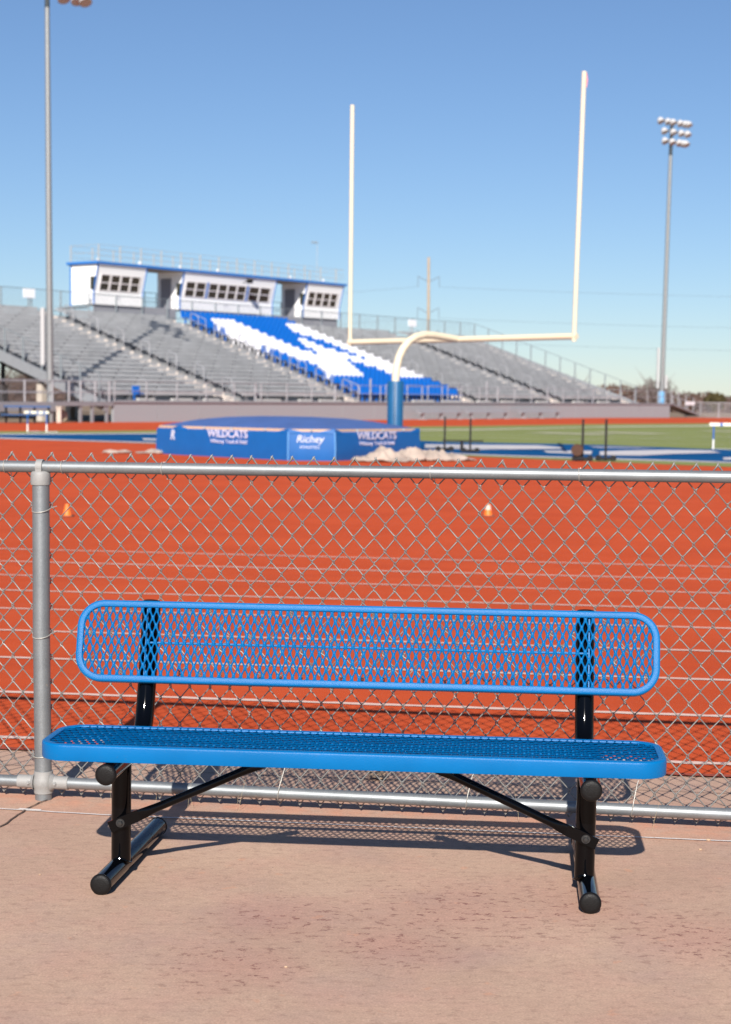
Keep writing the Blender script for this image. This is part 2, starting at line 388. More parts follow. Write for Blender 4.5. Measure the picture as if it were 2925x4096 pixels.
for k in range(0, 20):
    a = 14.4 + 4.57 * k
    yl.append([fld(a, -18), fld(a, 30), fld(a + .12, 30), fld(a + .12, -18)])
    for h in range(3):
        for r_ in (-7.5, 7.5): yl.append([fld(a + .9 + h * .95, r_), fld(a + .9 + h * .95, r_ + .7), fld(a + 1.05 + h * .95, r_ + .7), fld(a + 1.05 + h * .95, r_)])
sheet('yard_lines', yl, M['whiteturf'], .022)
sheet('yard_number_marks', [[fld(a, -15), fld(a, -11.5), fld(a + 1.6, -11.5), fld(a + 1.6, -15)] for a in (23.0, 27.2, 36.6, 46.0)], M['edgeturf'], .026)

# joints and crack in the concrete
def strip(name, pts, w_, mat, dz, jit=.0):
    polys = []; P_ = []
    for i in range(len(pts) - 1):
        a, b = Vector(pts[i]), Vector(pts[i + 1]); n = max(1, int((b - a).length / .03)) if jit else 1
        for k in range(n): P_.append(a + (b - a) * k / n)
    P_.append(Vector(pts[-1]))
    L, Rr = [], []
    for i, p in enumerate(P_):
        t = (P_[min(i + 1, len(P_) - 1)] - P_[max(i - 1, 0)]).normalized(); nn = Vector((-t.y, t.x))
        j = random.uniform(-jit, jit)
        L.append(p + nn * (w_ / 2 + random.uniform(0, jit)) + nn * j); Rr.append(p - nn * (w_ / 2 + random.uniform(0, jit)) + nn * j)
    return sheet(name, [[L[i], Rr[i], Rr[i + 1], L[i + 1]] for i in range(len(P_) - 1)], mat, dz)
strip('joint_sealant', [(-7, 6.86), (-1.267, 5.716), (-.907, 5.649), (1.222, 5.4015), (7, 4.73)], .009, M['sealant'], .004, .0012)
strip('saw_cut_joint', [(-7, 7.15), (-1.4246, 6.4305), (1.3723, 6.0887), (7, 5.4)], .004, M['crack'], .003)
strip('concrete_crack', [(-1.125, 5.86), (-1.15, 5.81), (-1.155, 5.775), (-1.172, 5.72), (-1.18, 5.665), (-1.19, 5.6), (-1.203, 5.51), (-1.226, 5.42), (-1.25, 5.2), (-1.28, 4.8)], .0035, M['crack'], .0045, .003)
strip('sealant_spill', [(-1.20, 5.711), (-1.165, 5.705), (-1.12, 5.697)], .014, M['sealant'], .0055, .002)
strip('track_edge', [(-7, ly(-7, 6.545)), (7, ly(7, 6.545))], .035, plain('dark_red_track_edge', (.30, .05, .022), .95, var=.3, vscale=40), .0065, .006)

# ------------------------------------------------------------------ bench
O_ = Vector((-.05256, 4.6588, 0)); ub = Vector((.99627, -.08645, 0)); vb = Vector((.08645, .99627, 0))
def B(u, v, z): return tuple(O_ + ub * u + vb * v + Vector((0, 0, z)))
bench = thing('park_bench', 'glossy blue expanded-metal bench with black tube legs in front of the chain link fence', 'bench', O_)

def rrect(a, b, r, i, n=10):
    """rounded rectangle of half sizes a, b, inset by i"""
    out = []
    a -= i; b -= i; r = max(r - i, .001)
    for q, (sx, sy, a0) in enumerate(((1, 1, 0), (-1, 1, 90), (-1, -1, 180), (1, -1, 270))):
        for k in range(n + 1):
            t = R(a0 + 90 * k / n)
            out.append((sx * (a - r) + r * math.cos(t), sy * (b - r) + r * math.sin(t)))
    return out
def rim(fn, a, b, r, depth, wid, n=12):
    mb = MB()
    prof = [(wid, .010), (wid, .0045), (wid - .0015, .0012), (wid - .005, 0), (.007, 0), (.0035, .0008), (.001, .003), (0, .007), (0, depth - .004), (.0015, depth), (.0035, depth), (.0045, depth - .004), (.0045, .010)]
    rings = [[fn(x, y, d) for x, y in rrect(a, b, r, i, n)] for i, d in prof]
    m = len(rings[0]); vs = [p for ring in rings for p in ring]; fs = []
    for k in range(len(rings)):
        k2 = (k + 1) % len(rings)
        for j in range(m):
            j2 = (j + 1) % m; fs.append((k * m + j, k * m + j2, k2 * m + j2, k2 * m + j))
    mb.add(vs, fs); return mb
def expanded(fn, a, b, r, t=.0035, px=.0234, py=.0508, tilt=0.0, hw=.0066, hh=.0166):
    """expanded metal: a ring of rounded strand round every diamond hole"""
    mb = MB(); K = 16
    def clampp(x, y):
        ix, iy = a - r, b - r
        cx, cy = max(-ix, min(ix, x)), max(-iy, min(iy, y))
        dx, dy = x - cx, y - cy; d = math.hypot(dx, dy)
        if abs(x) <= ix or abs(y) <= iy: return max(-a, min(a, x)), max(-b, min(b, y))
        if d > r: return cx + dx / d * r, cy + dy / d * r
        return x, y
    nx, ny = int(a / px) + 2, int(b / py * 2) + 2
    for j in range(-ny, ny + 1):
        for i in range(-nx, nx + 1):
            cx = (i + (.5 if j % 2 else 0)) * px; cy = j * py / 2
            if abs(cx) > a + px * .4 or abs(cy) > b + py * .4: continue
            dx, dy = max(0, abs(cx) - (a - r)), max(0, abs(cy) - (b - r))
            if math.hypot(dx, dy) > r + px * .45 and dx > 0 and dy > 0: continue
            outer, mid, inner = [], [], []
            for k in range(K):
                q, f = divmod(k, K // 4); f = f / (K / 4)
                c0 = [(px / 2, 0), (0, py / 2), (-px / 2, 0), (0, -py / 2)]
                p, s_ = c0[q], c0[(q + 1) % 4]
                ox, oy = p[0] + (s_[0] - p[0]) * f, p[1] + (s_[1] - p[1]) * f
                ang = PI / 2 * q + PI / 2 * f
                ca, sa = math.cos(ang), math.sin(ang)
                hx = hw * math.copysign(abs(ca) ** 1.35, ca); hy = hh * math.copysign(abs(sa) ** 1.6, sa)
                outer.append((ox, oy)); inner.append((hx, hy)); mid.append(((ox * .42 + hx * .58), (oy * .42 + hy * .58)))
            def ring(pts, h):
                out = []
                for x, y in pts:
                    X, Y = clampp(cx + x, cy + y); out.append(fn(X, Y, h + tilt * (y / py)))
                return out
            rs = ring(outer, -t) + ring(mid, -t * .72) + ring(inner, 0) + ring(mid, t * .72) + ring(outer, t)
            fs = []
            for g in range(4):
                for k in range(K):
                    k2 = (k + 1) % K; fs.append((g * K + k, g * K + k2, (g + 1) * K + k2, (g + 1) * K + k))
            mb.add(rs, fs)
    return mb
# seat: local x along the bench, y depth, d downwards
def seatf(x, y, d): return B(.0072 + x, .158 + y, .438 - d)
seat = rim(seatf, .906, .158, .085, .048, .024).build('seat', M['blue'], bench, 40)
expanded(lambda x, y, d: seatf(x, y, .006 + d), .886, .138, .066, t=.0026, tilt=.0075, hw=.0080, hh=.0196).build('expanded_mesh', M['blue'], seat, 60)
mb = MB()
mb.hexa([seatf(-.70, -.004, .030), seatf(.70, -.004, .030), seatf(.70, .004, .030), seatf(-.70, .004, .030), seatf(-.70, -.004, .011), seatf(.70, -.004, .011), seatf(.70, .004, .011), seatf(-.70, .004, .011)])
for x in (-.70, .70): mb.hexa([seatf(x - .03, -.14, .053), seatf(x + .03, -.14, .053), seatf(x + .03, .14, .053), seatf(x - .03, .14, .053), seatf(x - .03, -.14, .02), seatf(x + .03, -.14, .02), seatf(x + .03, .14, .02), seatf(x - .03, .14, .02)])
mb.build('support_bar', M['blue'], seat)
# back: x along, y up the leaning panel, d backwards
th = R(15.6); cb = Vector((.520, .669))
def backf(x, y, d): return B(.0065 + x, cb.x + y * math.sin(th) + d * math.cos(th), cb.y + y * math.cos(th) - d * math.sin(th))
back = rim(backf, .921, .131, .085, .036, .0225).build('backrest', M['blue'], bench, 40)
expanded(lambda x, y, d: backf(x, y, .006 + d), .902, .112, .067, tilt=-.003).build('expanded_mesh', M['blue'], back, 60)
mb = MB(); mb.tube([backf(-.70, -.002, .018), backf(.70, -.002, .018)], .0042, 8)
for x in (-.70, .70): mb.hexa([backf(x + .000, -.12, .022), backf(x + .005, -.12, .022), backf(x + .005, -.12, .012), backf(x + .000, -.12, .012), backf(x + .000, .12, .022), backf(x + .005, .12, .022), backf(x + .005, .12, .012), backf(x + .000, .12, .012)])
mb.build('support_bar', M['blue'], back, 40)

def capshape(mb, p, axis, r=.0305):
    mb.lathe(p, [(0, -.010), (r * .55, -.0098), (r * .82, -.0085), (r * .95, -.006), (r * 1.02, -.002), (r * 1.02, .004), (r * .94, .006)], 32, axis)
for sgn, uf, ur, us in ((-1, -.705, -.683, -.690), (1, .7035, .7035, .6985)):
    # foot, seat support and back post are one welded tube frame
    mb = MB()
    mb.tube([B(uf, 0, .0305), B(uf + (ur - uf) * .3, .2, .0305), B(ur, .68, .0305)], .0295, 28)
    leg = mb.build('foot', M['black'], bench, 40)
    c2 = MB(); capshape(c2, B(uf, 0, .0305), vb); c2.build('end_cap', M['cap'], leg, 40)
    c2 = MB(); capshape(c2, B(ur, .68, .0305), -vb); c2.build('end_cap', M['cap'], leg, 40)
    mb = MB()
    mb.tube([B(us - .004, .205, .04), B(us - .002, .205, .353)], .0295, 28, cap=False)
    # welded collar
    ring = [B(us - .004 + .031 * math.cos(a), .205 + .031 * math.sin(a), .0415 + .017 * math.cos(a) ** 2 * 0 + .019 * (math.sin(a) ** 2)) for a in [2 * PI * k / 24 for k in range(24)]]
    mb.tube(ring, .0032, 6, closed=True)
    mb.build('leg', M['black'], bench, 40)
    mb = MB()
    path = [B(us, 0, .3535), B(us, .30, .3535), B(us, .40, .356), B(us, .445, .366), B(us, .478, .388), B(us, .50, .415), B(us, .516, .45), B(us, .530, .49), B(us, .552, .56), B(us, .608, .760), B(us, .6125, .776)]
    mb.tube(path, .0295, 28)
    sup = mb.build('back_post', M['black'], bench, 50)
    c2 = MB(); capshape(c2, B(us, 0, .3535), vb); c2.build('end_cap', M['cap'], sup, 40)
    c2 = MB(); capshape(c2, B(us, .6135, .780), Vector(B(0, .552, .56)) - Vector(B(0, .608, .760))); c2.build('end_cap', M['cap'], sup, 40)
    # diagonal brace with flattened ends
    mb = MB()
    p0 = Vector(B(us - sgn * .004, .163, .172)); p1 = Vector(B(sgn * .255, .165, .368))
    d_ = (p1 - p0).normalized(); nn = vb.copy(); up = nn.cross(d_) * (1 if sgn < 0 else -1)
    def ring(p, hw, hd):
        return [tuple(p + up * (hw * math.cos(2 * PI * k / 20)) * (1) + nn * (hd * math.sin(2 * PI * k / 20))) for k in range(20)]
    L_ = (p1 - p0).length
    sec = [(.062, .0168, .0032), (.075, .0165, .0045), (.088, .0155, .0075), (.102, .0142, .0105), (.118, .0133, .0128), (.135, .0130, .0130), (L_ - .08, .0130, .0130), (L_ - .05, .014, .009), (L_ - .02, .017, .004), (L_ + .03, .017, .003)]
    vs = []
    for (t_, a, b) in sec: vs += ring(p0 + d_ * t_ + nn * (.0 if t_ < .09 else .004), a, b)
    fs = [(i * 20 + k, i * 20 + (k + 1) % 20, (i + 1) * 20 + (k + 1) % 20, (i + 1) * 20 + k) for i in range(len(sec) - 1) for k in range(20)]
    fs.append(tuple(range(20))[::-1]); fs.append(tuple((len(sec) - 1) * 20 + k for k in range(20)))
    mb.add(vs, fs)
    a0, a1, hw, hd = -.036, .064, .0172, .0028
    mb.hexa([tuple(p0 + d_ * q + up * w + nn * e) for e in (hd, -hd) for q, w in ((a0, -hw), (a1, -hw), (a1, hw), (a0, hw))])
    br = mb.build('brace', M['black'], bench, 40, .0008)
    mb = MB(); mb.lathe(p0 - nn * .0028, [(.0, -.0012), (.0125, -.0012), (.0135, 0), (.0135, .001)], 24, nn); mb.build('washer', M['bolt'], br, 30); mb = MB()
    mb.lathe(p0 - nn * .004, [(0, -.0065), (.0065, -.0065), (.0085, -.0045), (.0085, 0)], 6, nn)
    mb.build('bolt', M['bolt'], br, 30)

# ------------------------------------------------------------------ chain link fence
yf_ = .13623
FO = Vector((0, 5.72013, 0)); fu = Vector((math.cos(yf_), -math.sin(yf_), 0)); fn_ = Vector((math.sin(yf_), math.cos(yf_), 0))
def FP(u, n, z): return tuple(FO + fu * u + fn_ * n + Vector((0, 0, z)))
PU = -1.156
fence = thing('chain_link_fence', 'waist-high galvanised chain link fence with round post and rails, right behind the blue bench', 'fence', FP(PU, 0, 0))
def zrail(u): return 1.1975 + .0030 * u
mb = MB(); mb.tube([FP(u, 0, zrail(u)) for u in (-5.2, -3, -1.2, 0, 1.2, 3, 5.2)], .0205, 28); mb.build('top_rail', M['galv'], fence, 50)
for a, b in ((-5.2, PU - .03), (PU + .03, 5.2)):
    mb = MB(); mb.tube([FP(a, 0, .0625 - .002 * a * (a > 0)), FP(b, 0, .0625 - .003 * b * (b > 0))], .0205, 28); mb.build('bottom_rail', M['galv'], fence, 50)
# wire mesh
def wire_mesh(u0, u1):
    mb = MB(); du = .03625; dz = .0453
    k0 = int(math.floor((u0 + 1.096) / du)); k1 = int(math.ceil((u1 + 1.096) / du)); N0 = .026
    for k in range(k0, k1):
        ca, cb_ = -1.096 + du * k, -1.096 + du * (k + 1)
        even = (k % 2 == 0)      # even columns carry knots at z=.742-.0906j
        pts = []
        wob = random.uniform(-.0016, .0016)
        for s_ in range(28):
            z = 1.240 - dz * s_
            onB = (s_ % 2 == 0)   # odd-column height
            colx = (cb_ if even else ca) if onB else (ca if even else cb_)
            right = (colx == cb_)
            sg = 1 if right else -1
            zz = z + random.uniform(-.0014, .0014); xx = colx + wob
            if s_ == 0 or s_ == 27:
                pts += [(xx + sg * .001, N0 + sg * .002, zz)]
            else:
                pts += [(xx - sg * .0050, N0 - sg * .0030, zz + .0078), (xx + sg * .0022, N0 - sg * .0022, zz + .0040), (xx + sg * .0030, N0, zz), (xx + sg * .0022, N0 + sg * .0026, zz - .0040), (xx - sg * .0050, N0 + sg * .0026, zz - .0078)]
        mb.tube([FP(*p) for p in pts], .0023, 6)
    # twisted or knuckled ends
    for k in range(k0, k1 + 1):
        c = -1.096 + du * k
        if k % 2:
            a = random.uniform(-.003, .003)
            mb.tube([FP(c - .008, N0, 1.229), FP(c - .001 + a, N0 - .003, 1.241), FP(c + .002 + a, N0 + .002, 1.246)], .0021, 6)
            mb.tube([FP(c + .011, N0, 1.226), FP(c + .002 + a, N0 + .003, 1.240), FP(c - .004 + a, N0 - .002, 1.244)], .0021, 6)
            mb.tube([FP(c + .014, N0 - .002, 1.222), FP(c + .006, N0 - .0045, 1.233)], .002, 6)
            mb.tube([FP(c - .014, N0 - .002, 1.222), FP(c - .009, N0 - .0045, 1.229)], .002, 6)
        else:
            mb.tube([FP(c - .005, N0, .022), FP(c, N0 - .002, .015), FP(c + .005, N0, .021)], .0018, 6)
    return mb
wire_mesh(-5, 5).build('wire_mesh', M['wire'], fence, 60)
# posts
def post(u, main):
    mb = MB(); mb.tube([FP(u - .006 * main, 0, 1.16), FP(u - .006 * main, 0, .6), FP(u, 0, -.02)], .0302, 32)
    p = mb.build('post', M['galv'], fence, 50)
    mb = MB(); uc = u - .007
    mb.lathe(FP(uc, 0, 1.134), [(.0305, -.004), (.034, -.004), (.0352, 0), (.0348, .034), (.0335, .039), (.029, .044), (.016, .047), (0, .048)], 32)
    # loop over the rail
    zr = zrail(u); pts = []
    ring = []
    for k in range(19):
        a = R(-60 + 300 * k / 18); ring.append((math.cos(a), math.sin(a)))
    vs = []
    for c_, s_ in ring:
        for rr, du_ in ((.0225, -.0115), (.0268, -.0115), (.0268, .0115), (.0225, .0115)):
            vs.append(FP(uc + du_, rr * c_ - .0005, zr + rr * s_))
    n = len(ring); fs = []
    for i in range(n - 1):
        for j in range(4): fs.append((i * 4 + j, i * 4 + (j + 1) % 4, (i + 1) * 4 + (j + 1) % 4, (i + 1) * 4 + j))
    fs += [(0, 1, 2, 3), ((n - 1) * 4 + 3, (n - 1) * 4 + 2, (n - 1) * 4 + 1, (n - 1) * 4)]
    mb.add(vs, fs)
    mb.hexa([FP(uc - .011, -.026, 1.165), FP(uc + .011, -.026, 1.165), FP(uc + .011, -.012, 1.165), FP(uc - .011, -.012, 1.165), FP(uc - .011, -.0275, zr - .008), FP(uc + .011, -.0275, zr - .008), FP(uc + .011, -.021, zr - .008), FP(uc - .011, -.021, zr - .008)])
    mb.build('post_cap', M['galv_dull'], fence, 35)
    mb = MB()
    mb.lathe(FP(u, 0, 0), [(.0303, .024), (.0335, .024), (.034, .028), (.034, .040), (.0375, .050), (.0395, .062), (.0375, .076), (.034, .086), (.0335, .104), (.0303, .1045)], 36)
    for sg in (-1, 1):
        mb.lathe(FP(u, 0, .0625), [(.034, .03), (.029, .036), (.0238, .042), (.0238, .093), (.0207, .0935)], 28, fu * sg)
    cl = mb.build('rail_clamp', M['galv_dull'], fence, 40)
    for sg in (-1, 1):
        mb = MB(); pc = Vector(FP(u + sg * .049, -.0225, .0625))
        mb.lathe(pc, [(0, -.008), (.0042, -.008), (.0055, -.006), (.0055, -.0036), (.0078, -.0035), (.0082, 0), (.0082, .004)], 6, fn_)
        mb.build('bolt', M['galv_dull'], cl, 30)
    return p
post(PU, 1); post(PU + 3.05, 0); post(PU - 3.05, 0)
# aluminium ties
def loop(c, ax, r, n=20, wr=.0016, tail=0, tw=0):
    """ring of tie wire round a tube with axis ax"""
    c = Vector(c); ax = Vector(ax).normalized(); e1 = Vector((0, 0, 1)) if abs(ax.z) < .9 else fu; e1 = (e1 - ax * e1.dot(ax)).normalized(); e2 = ax.cross(e1)
    mb = MB(); pts = []
    for k in range(n + 1):
        a = 2 * PI * k / n; pts.append(c + (e1 * math.cos(a) + e2 * math.sin(a)) * r + ax * (tw * (k / n - .5)))
    mb.tube(pts, wr, 8); return mb
for u in (-4.2, -3.4, -2.5, -1.291, -1.081, -.719, .223, .727, 1.35, 2.4, 3.3, 4.2):
    mb = loop(FP(u, .001, zrail(u)), fu, .0228, tw=.006)
    mb.tube([FP(u + .003, .022, zrail(u) - .012), FP(u + .012, .024, zrail(u) - .026), FP(u + .010, .020, zrail(u) - .038)], .0016, 8)
    mb.build('tie_wire', M['tie'], fence, 60)
for z in (1.040, .592, .163):
    mb = MB(); pts = []
    for k in range(15):
        a = R(180 + 180 * k / 14); pts.append(FP(PU - .004 + .0325 * math.cos(a), .0325 * math.sin(a), z - .010 * math.sin(PI * k / 14) + .008 * k / 14))
    pts = [FP(PU - .047, .022, z + .008)] + pts + [FP(PU + .044, .024, z + .014)]
    mb.tube(pts, .0019, 8); mb.build('tie_wire', M['tie'], fence, 60)
for u in (-.294, .368, .934):
    mb = MB(); mb.tube([FP(u + .018, .022, .155), FP(u + .014, .016, .145), FP(u + .002, -.018, .088), FP(u - .001, -.0235, .066), FP(u - .005, -.014, .040), FP(u + .002, .01, .030)], .0018, 8); mb.build('tie_wire', M['tie'], fence, 60)
# straw and litter caught along the rail
mb = MB()
for (u, n, z, dx) in ((-.62, -.02, .0, .02), (-.60, -.03, .0, -.015), (-.44, -.04, 0, .012), (-.43, -.05, 0, .03), (-.75, .03, 0, .02), (.55, -.03, 0, -.02), (1.0, -.05, 0, .02), (-.9, -.03, 0, .01)):
    h = random.uniform(.06, .13)
    mb.tube([FP(u, n, 0), FP(u + dx * .4, n - .01, h * .5), FP(u + dx, n - .02, h)], [.0004, .0004, .0002], 5)
mb.build('dry_grass', M['straw'], None, kind='stuff')

def blob(mb, c, r, sz=(1, 1, 1), seg=10, jit=.15):
    c = Vector(c); rings = []
    for i in range(1, 6):
        a = PI * i / 6
        rings.append([tuple(c + Vector((math.sin(a) * math.cos(2 * PI * k / seg) * sz[0], math.sin(a) * math.sin(2 * PI * k / seg) * sz[1], math.cos(a) * sz[2])) * r * (1 + random.uniform(-jit, jit))) for k in range(seg)])
    vs = [p for q in rings for p in q]; fs = [(i * seg + k, (i + 1) * seg + k, (i + 1) * seg + (k + 1) % seg, i * seg + (k + 1) % seg) for i in range(4) for k in range(seg)]
    vs += [tuple(c + Vector((0, 0, r * sz[2]))), tuple(c - Vector((0, 0, r * sz[2])))]
    a, b = len(vs) - 2, len(vs) - 1
    fs += [(a, k, (k + 1) % seg) for k in range(seg)] + [(b, 4 * seg + (k + 1) % seg, 4 * seg + k) for k in range(seg)]
    mb.add(vs, fs)
for (x, y, r_, lab) in ((1.149, 5.411, .007, 'small pale pebble lying on the white joint line right of the bench'), (1.10, 5.296, .0045, 'tiny pale pebble just below the white joint line, right of the bench'),
                   (-.188, 4.115, .0038, 'small orange-tan crumb on the bare concrete low in the foreground'), (-.97, 4.915, .003, 'tiny tan crumb on the concrete left of the left bench foot')):
    mb = MB(); blob(mb, (x, y, r_ * .55), r_, (1.3, .9, .6)); mb.build('pebble', M['litter'], None, 50, label=lab, category='pebble', group='crumbs and pebbles on the concrete')
mb = MB(); gx, gy = .057, 6.273; vs = []
for j in range(5):
    for i in range(5): vs.append((gx + (i - 2) * .016 + random.uniform(-.004, .004), gy + (j - 2) * .02, .007 + random.uniform(0, .018)))
mb.add(vs, [(j * 5 + i, j * 5 + i + 1, (j + 1) * 5 + i + 1, (j + 1) * 5 + i) for j in range(4) for i in range(4)])
o = mb.build('paper_scrap', M['litter'], None, 60, label='crumpled pale paper scrap on the concrete just behind the fence', category='litter')
sm = o.modifiers.new('Solid', 'SOLIDIFY'); sm.thickness = .001

# ------------------------------------------------------------------ cones
def cone(name, x, y, h, white, label):
    t = thing(name, label, 'cone', (x, y, zf(y) + .004), 'small training cones on the red surface')
    z0 = zf(y) + .004
    mb = MB(); mb.prism([(x + a * .075 , y + b * .075) for a, b in ((-1, -1), (1, -1), (1, 1), (-1, 1))], z0, z0 + .012); mb.build('base', M['conebase'], t, bevel=.003)
    mb = MB(); mb.lathe((x, y, z0 + .012), [(.056, 0), (.053, .004), (.025, h - .02), (.023, h - .012), (.014, h - .012)], 24); mb.build('cone_body', M['orange'], t, 50)
    if white:
        r = lambda q: .053 + (.025 - .053) * q / (h - .02) + .001
        mb = MB(); mb.lathe((x, y, z0 + .012), [(r(h * .45), h * .45), (r(h * .82), h * .82)], 24); mb.build('collar', M['conewhite'], t, 50)
cone('training_cone', -3.56, 19.77, .15, False, 'small plain orange cone on the red track surface, left, close to the fence post')
cone('training_cone', 1.52, 20.64, .155, True, 'small orange cone with a white collar on the red track surface, right of centre')

# ------------------------------------------------------------------ landing mat
F = [(-4.91, 38.95), (-4.33, 38.14), (-1.68, 35.54), (-.69, 35.58), (1.22, 38.66), (-1.9, 41.45), (-3.1, 41.5), (-4.75, 40.2)]
mat = thing('landing_mat', 'big blue vaulting pit mat with white lettering on its sides and a low domed top', 'mat', (-1.9, 38.6, zf(38.6)))
cx, cy = -1.95, 38.7
def inset(poly, q): return [(cx + (x - cx) * q, cy + (y - cy) * q) for x, y in poly]
mb = MB(); mb.mi = 0
def loft(mb, rings):
    n = len(rings[0]); vs = [p for r_ in rings for p in r_]
    mb.add(vs, [(i * n + k, i * n + (k + 1) % n, (i + 1) * n + (k + 1) % n, (i + 1) * n + k) for i in range(len(rings) - 1) for k in range(n)] + [tuple((len(rings) - 1) * n + k for k in range(n))])
def rz(poly, z): return [(x, y, z) for x, y in poly]
loft(mb, [rz(F, .20), rz(inset(F, 1.004), .26), rz(inset(F, 1.008), .5), rz(F, .84), rz(inset(F, .985), .862)])
body = mb.build('mat_body', M['mat'], mat, 25)
mb = MB(); loft(mb, [rz(inset(F, .985), .855), rz(inset(F, .985), .905), rz(inset(F, .975), .915)]); mb.build('foam_edge', M['foam'], mat)
def dense(poly, q, m=4):
    P_ = inset(poly, q); out = []
    for i in range(len(P_)):
        a, b = P_[i], P_[(i + 1) % len(P_)]
        for k in range(m): out.append((a[0] + (b[0] - a[0]) * k / m, a[1] + (b[1] - a[1]) * k / m))
    return out
mb = MB(); loft(mb, [[(x, y, .917) for x, y in dense(F, .97)], [(x, y, .93) for x, y in dense(F, .955)], [(x, y, .99) for x, y in dense(F, .82)], [(x, y, 1.07) for x, y in dense(F, .66)], [(x, y, 1.13) for x, y in dense(F, .45)], [(x, y, 1.16) for x, y in dense(F, .2)]])
top = mb.build('top_cover', M['dome'], mat, 60)
for a, b in ((2, 2), (3, 3)):
    x, y = F[a]; mb = MB(); mb.tube([(cx + (x - cx) * 1.012, cy + (y - cy) * 1.012, .24), (cx + (x - cx) * 1.016, cy + (y - cy) * 1.016, .5), (cx + (x - cx) * 1.004, cy + (y - cy) * 1.004, .85)], .018, 8); mb.build('corner_seam', plain('light_blue_binding', (.10, .30, .62), .5), mat, 60)
# corner flaps closing the gap between body and cover
for i in (1, 2, 3, 4):
    x, y = F[i]
    for sg in (-1, 1):
        mb = MB()
        nx_, ny_ = F[(i + sg) % 8]; L_ = math.hypot(nx_ - x, ny_ - y); q = min(.32, L_ * .3) / L_
        a = (x + (nx_ - x) * 0, y + (ny_ - y) * 0); b = (x + (nx_ - x) * q, y + (ny_ - y) * q)
        o1 = lambda p, e: (cx + (p[0] - cx) * e, cy + (p[1] - cy) * e)
        mb.hexa([(*o1(a, 1.004), .82), (*o1(b, 1.004), .82), (*o1(b, .98), .82), (*o1(a, .98), .82), (*o1(a, 1.0), .925), (*o1(b, .995), .86), (*o1(b, .97), .86), (*o1(a, .96), .925)])
        mb.build('corner_flap', M['mat'], mat)
for (i, q) in ((1, .25), (1, .5), (1, .8), (2, .5), (3, .25), (3, .55), (3, .8)):
    mb = MB(); a, b = F[i], F[i + 1]; p = (a[0] + (b[0] - a[0]) * q, a[1] + (b[1] - a[1]) * q); blob(mb, (cx + (p[0] - cx) * 1.0, cy + (p[1] - cy) * 1.0, .885), .028, (1, 1, 1), 8, .05); mb.build('buckle', M['cabinet'], mat, 60)

def text(name, s, size, loc, ang, parent, mat_, tilt=PI / 2, shear=0, sx=1.0, align='CENTER', ext=.004, serif=False, off=0, base=None):
    cu = bpy.data.curves.new(name, 'FONT'); cu.body = s; cu.size = size; cu.align_x = align; cu.align_y = 'CENTER'; cu.extrude = ext; cu.shear = shear; cu.offset = off
    o = bpy.data.objects.new(name, cu); COL.objects.link(o); bpy.context.view_layer.update()
    dg = bpy.context.evaluated_depsgraph_get(); me = bpy.data.meshes.new_from_object(o.evaluated_get(dg)); bpy.data.objects.remove(o)
    me.transform(Matrix.Diagonal((sx, 1, 1, 1)))
    mtx = Matrix.Translation(loc) @ Matrix.Rotation(ang, 4, 'Z') @ Matrix.Rotation(tilt, 4, 'X'); me.transform(mtx)
    me.materials.clear(); me.materials.append(mat_)
    ob = bpy.data.objects.new(name, me); COL.objects.link(ob)
    if parent is not None: ob.parent = parent; ob.matrix_parent_inverse = Matrix.Translation(-Vector(base if base is not None else parent.location))
    return ob
def onface(i, q, z, out=.012):
    a, b = Vector(F[i]), Vector(F[i + 1]); p = a + (b - a) * q; t = (b - a).normalized(); nrm = Vector((t.y, -t.x)); p = p + nrm * out + (p - Vector((cx, cy))).normalized() * .018
    return (p.x, p.y, z), math.atan2(t.y, t.x)
l, a = onface(1, .475, .765); text('lettering', 'WILDCATS', .235, l, a, mat, M['print'], sx=1.16, off=.004)
l, a = onface(1, .485, .60); text('lettering', 'Whitney Track & Field', .12, l, a, mat, M['print'], sx=1.12)
l, a = onface(3, .47, .765); text('lettering', 'WILDCATS', .235, l, a, mat, M['print'], sx=1.42, off=.004)
l, a = onface(3, .47, .60); text('lettering', 'Whitney Track & Field', .12, l, a, mat, M['print'], sx=1.35)
l, a = onface(2, .46, .70); text('lettering', 'Richey', .22, l, a, mat, M['printw'], shear=.25, off=.001)
l, a = onface(2, .46, .53); text('lettering', 'ATHLETICS', .085, l, a, mat, M['printw'])
l, a = onface(0, .8, .70); text('lettering', 'R', .3, l, a, mat, M['printw'], shear=.25, off=.01)
text('lettering', 'Richey', .55, (-2.75, 37.45, .975), R(-44), top, M['print'], tilt=R(9), shear=.25, off=.012, base=mat.location)

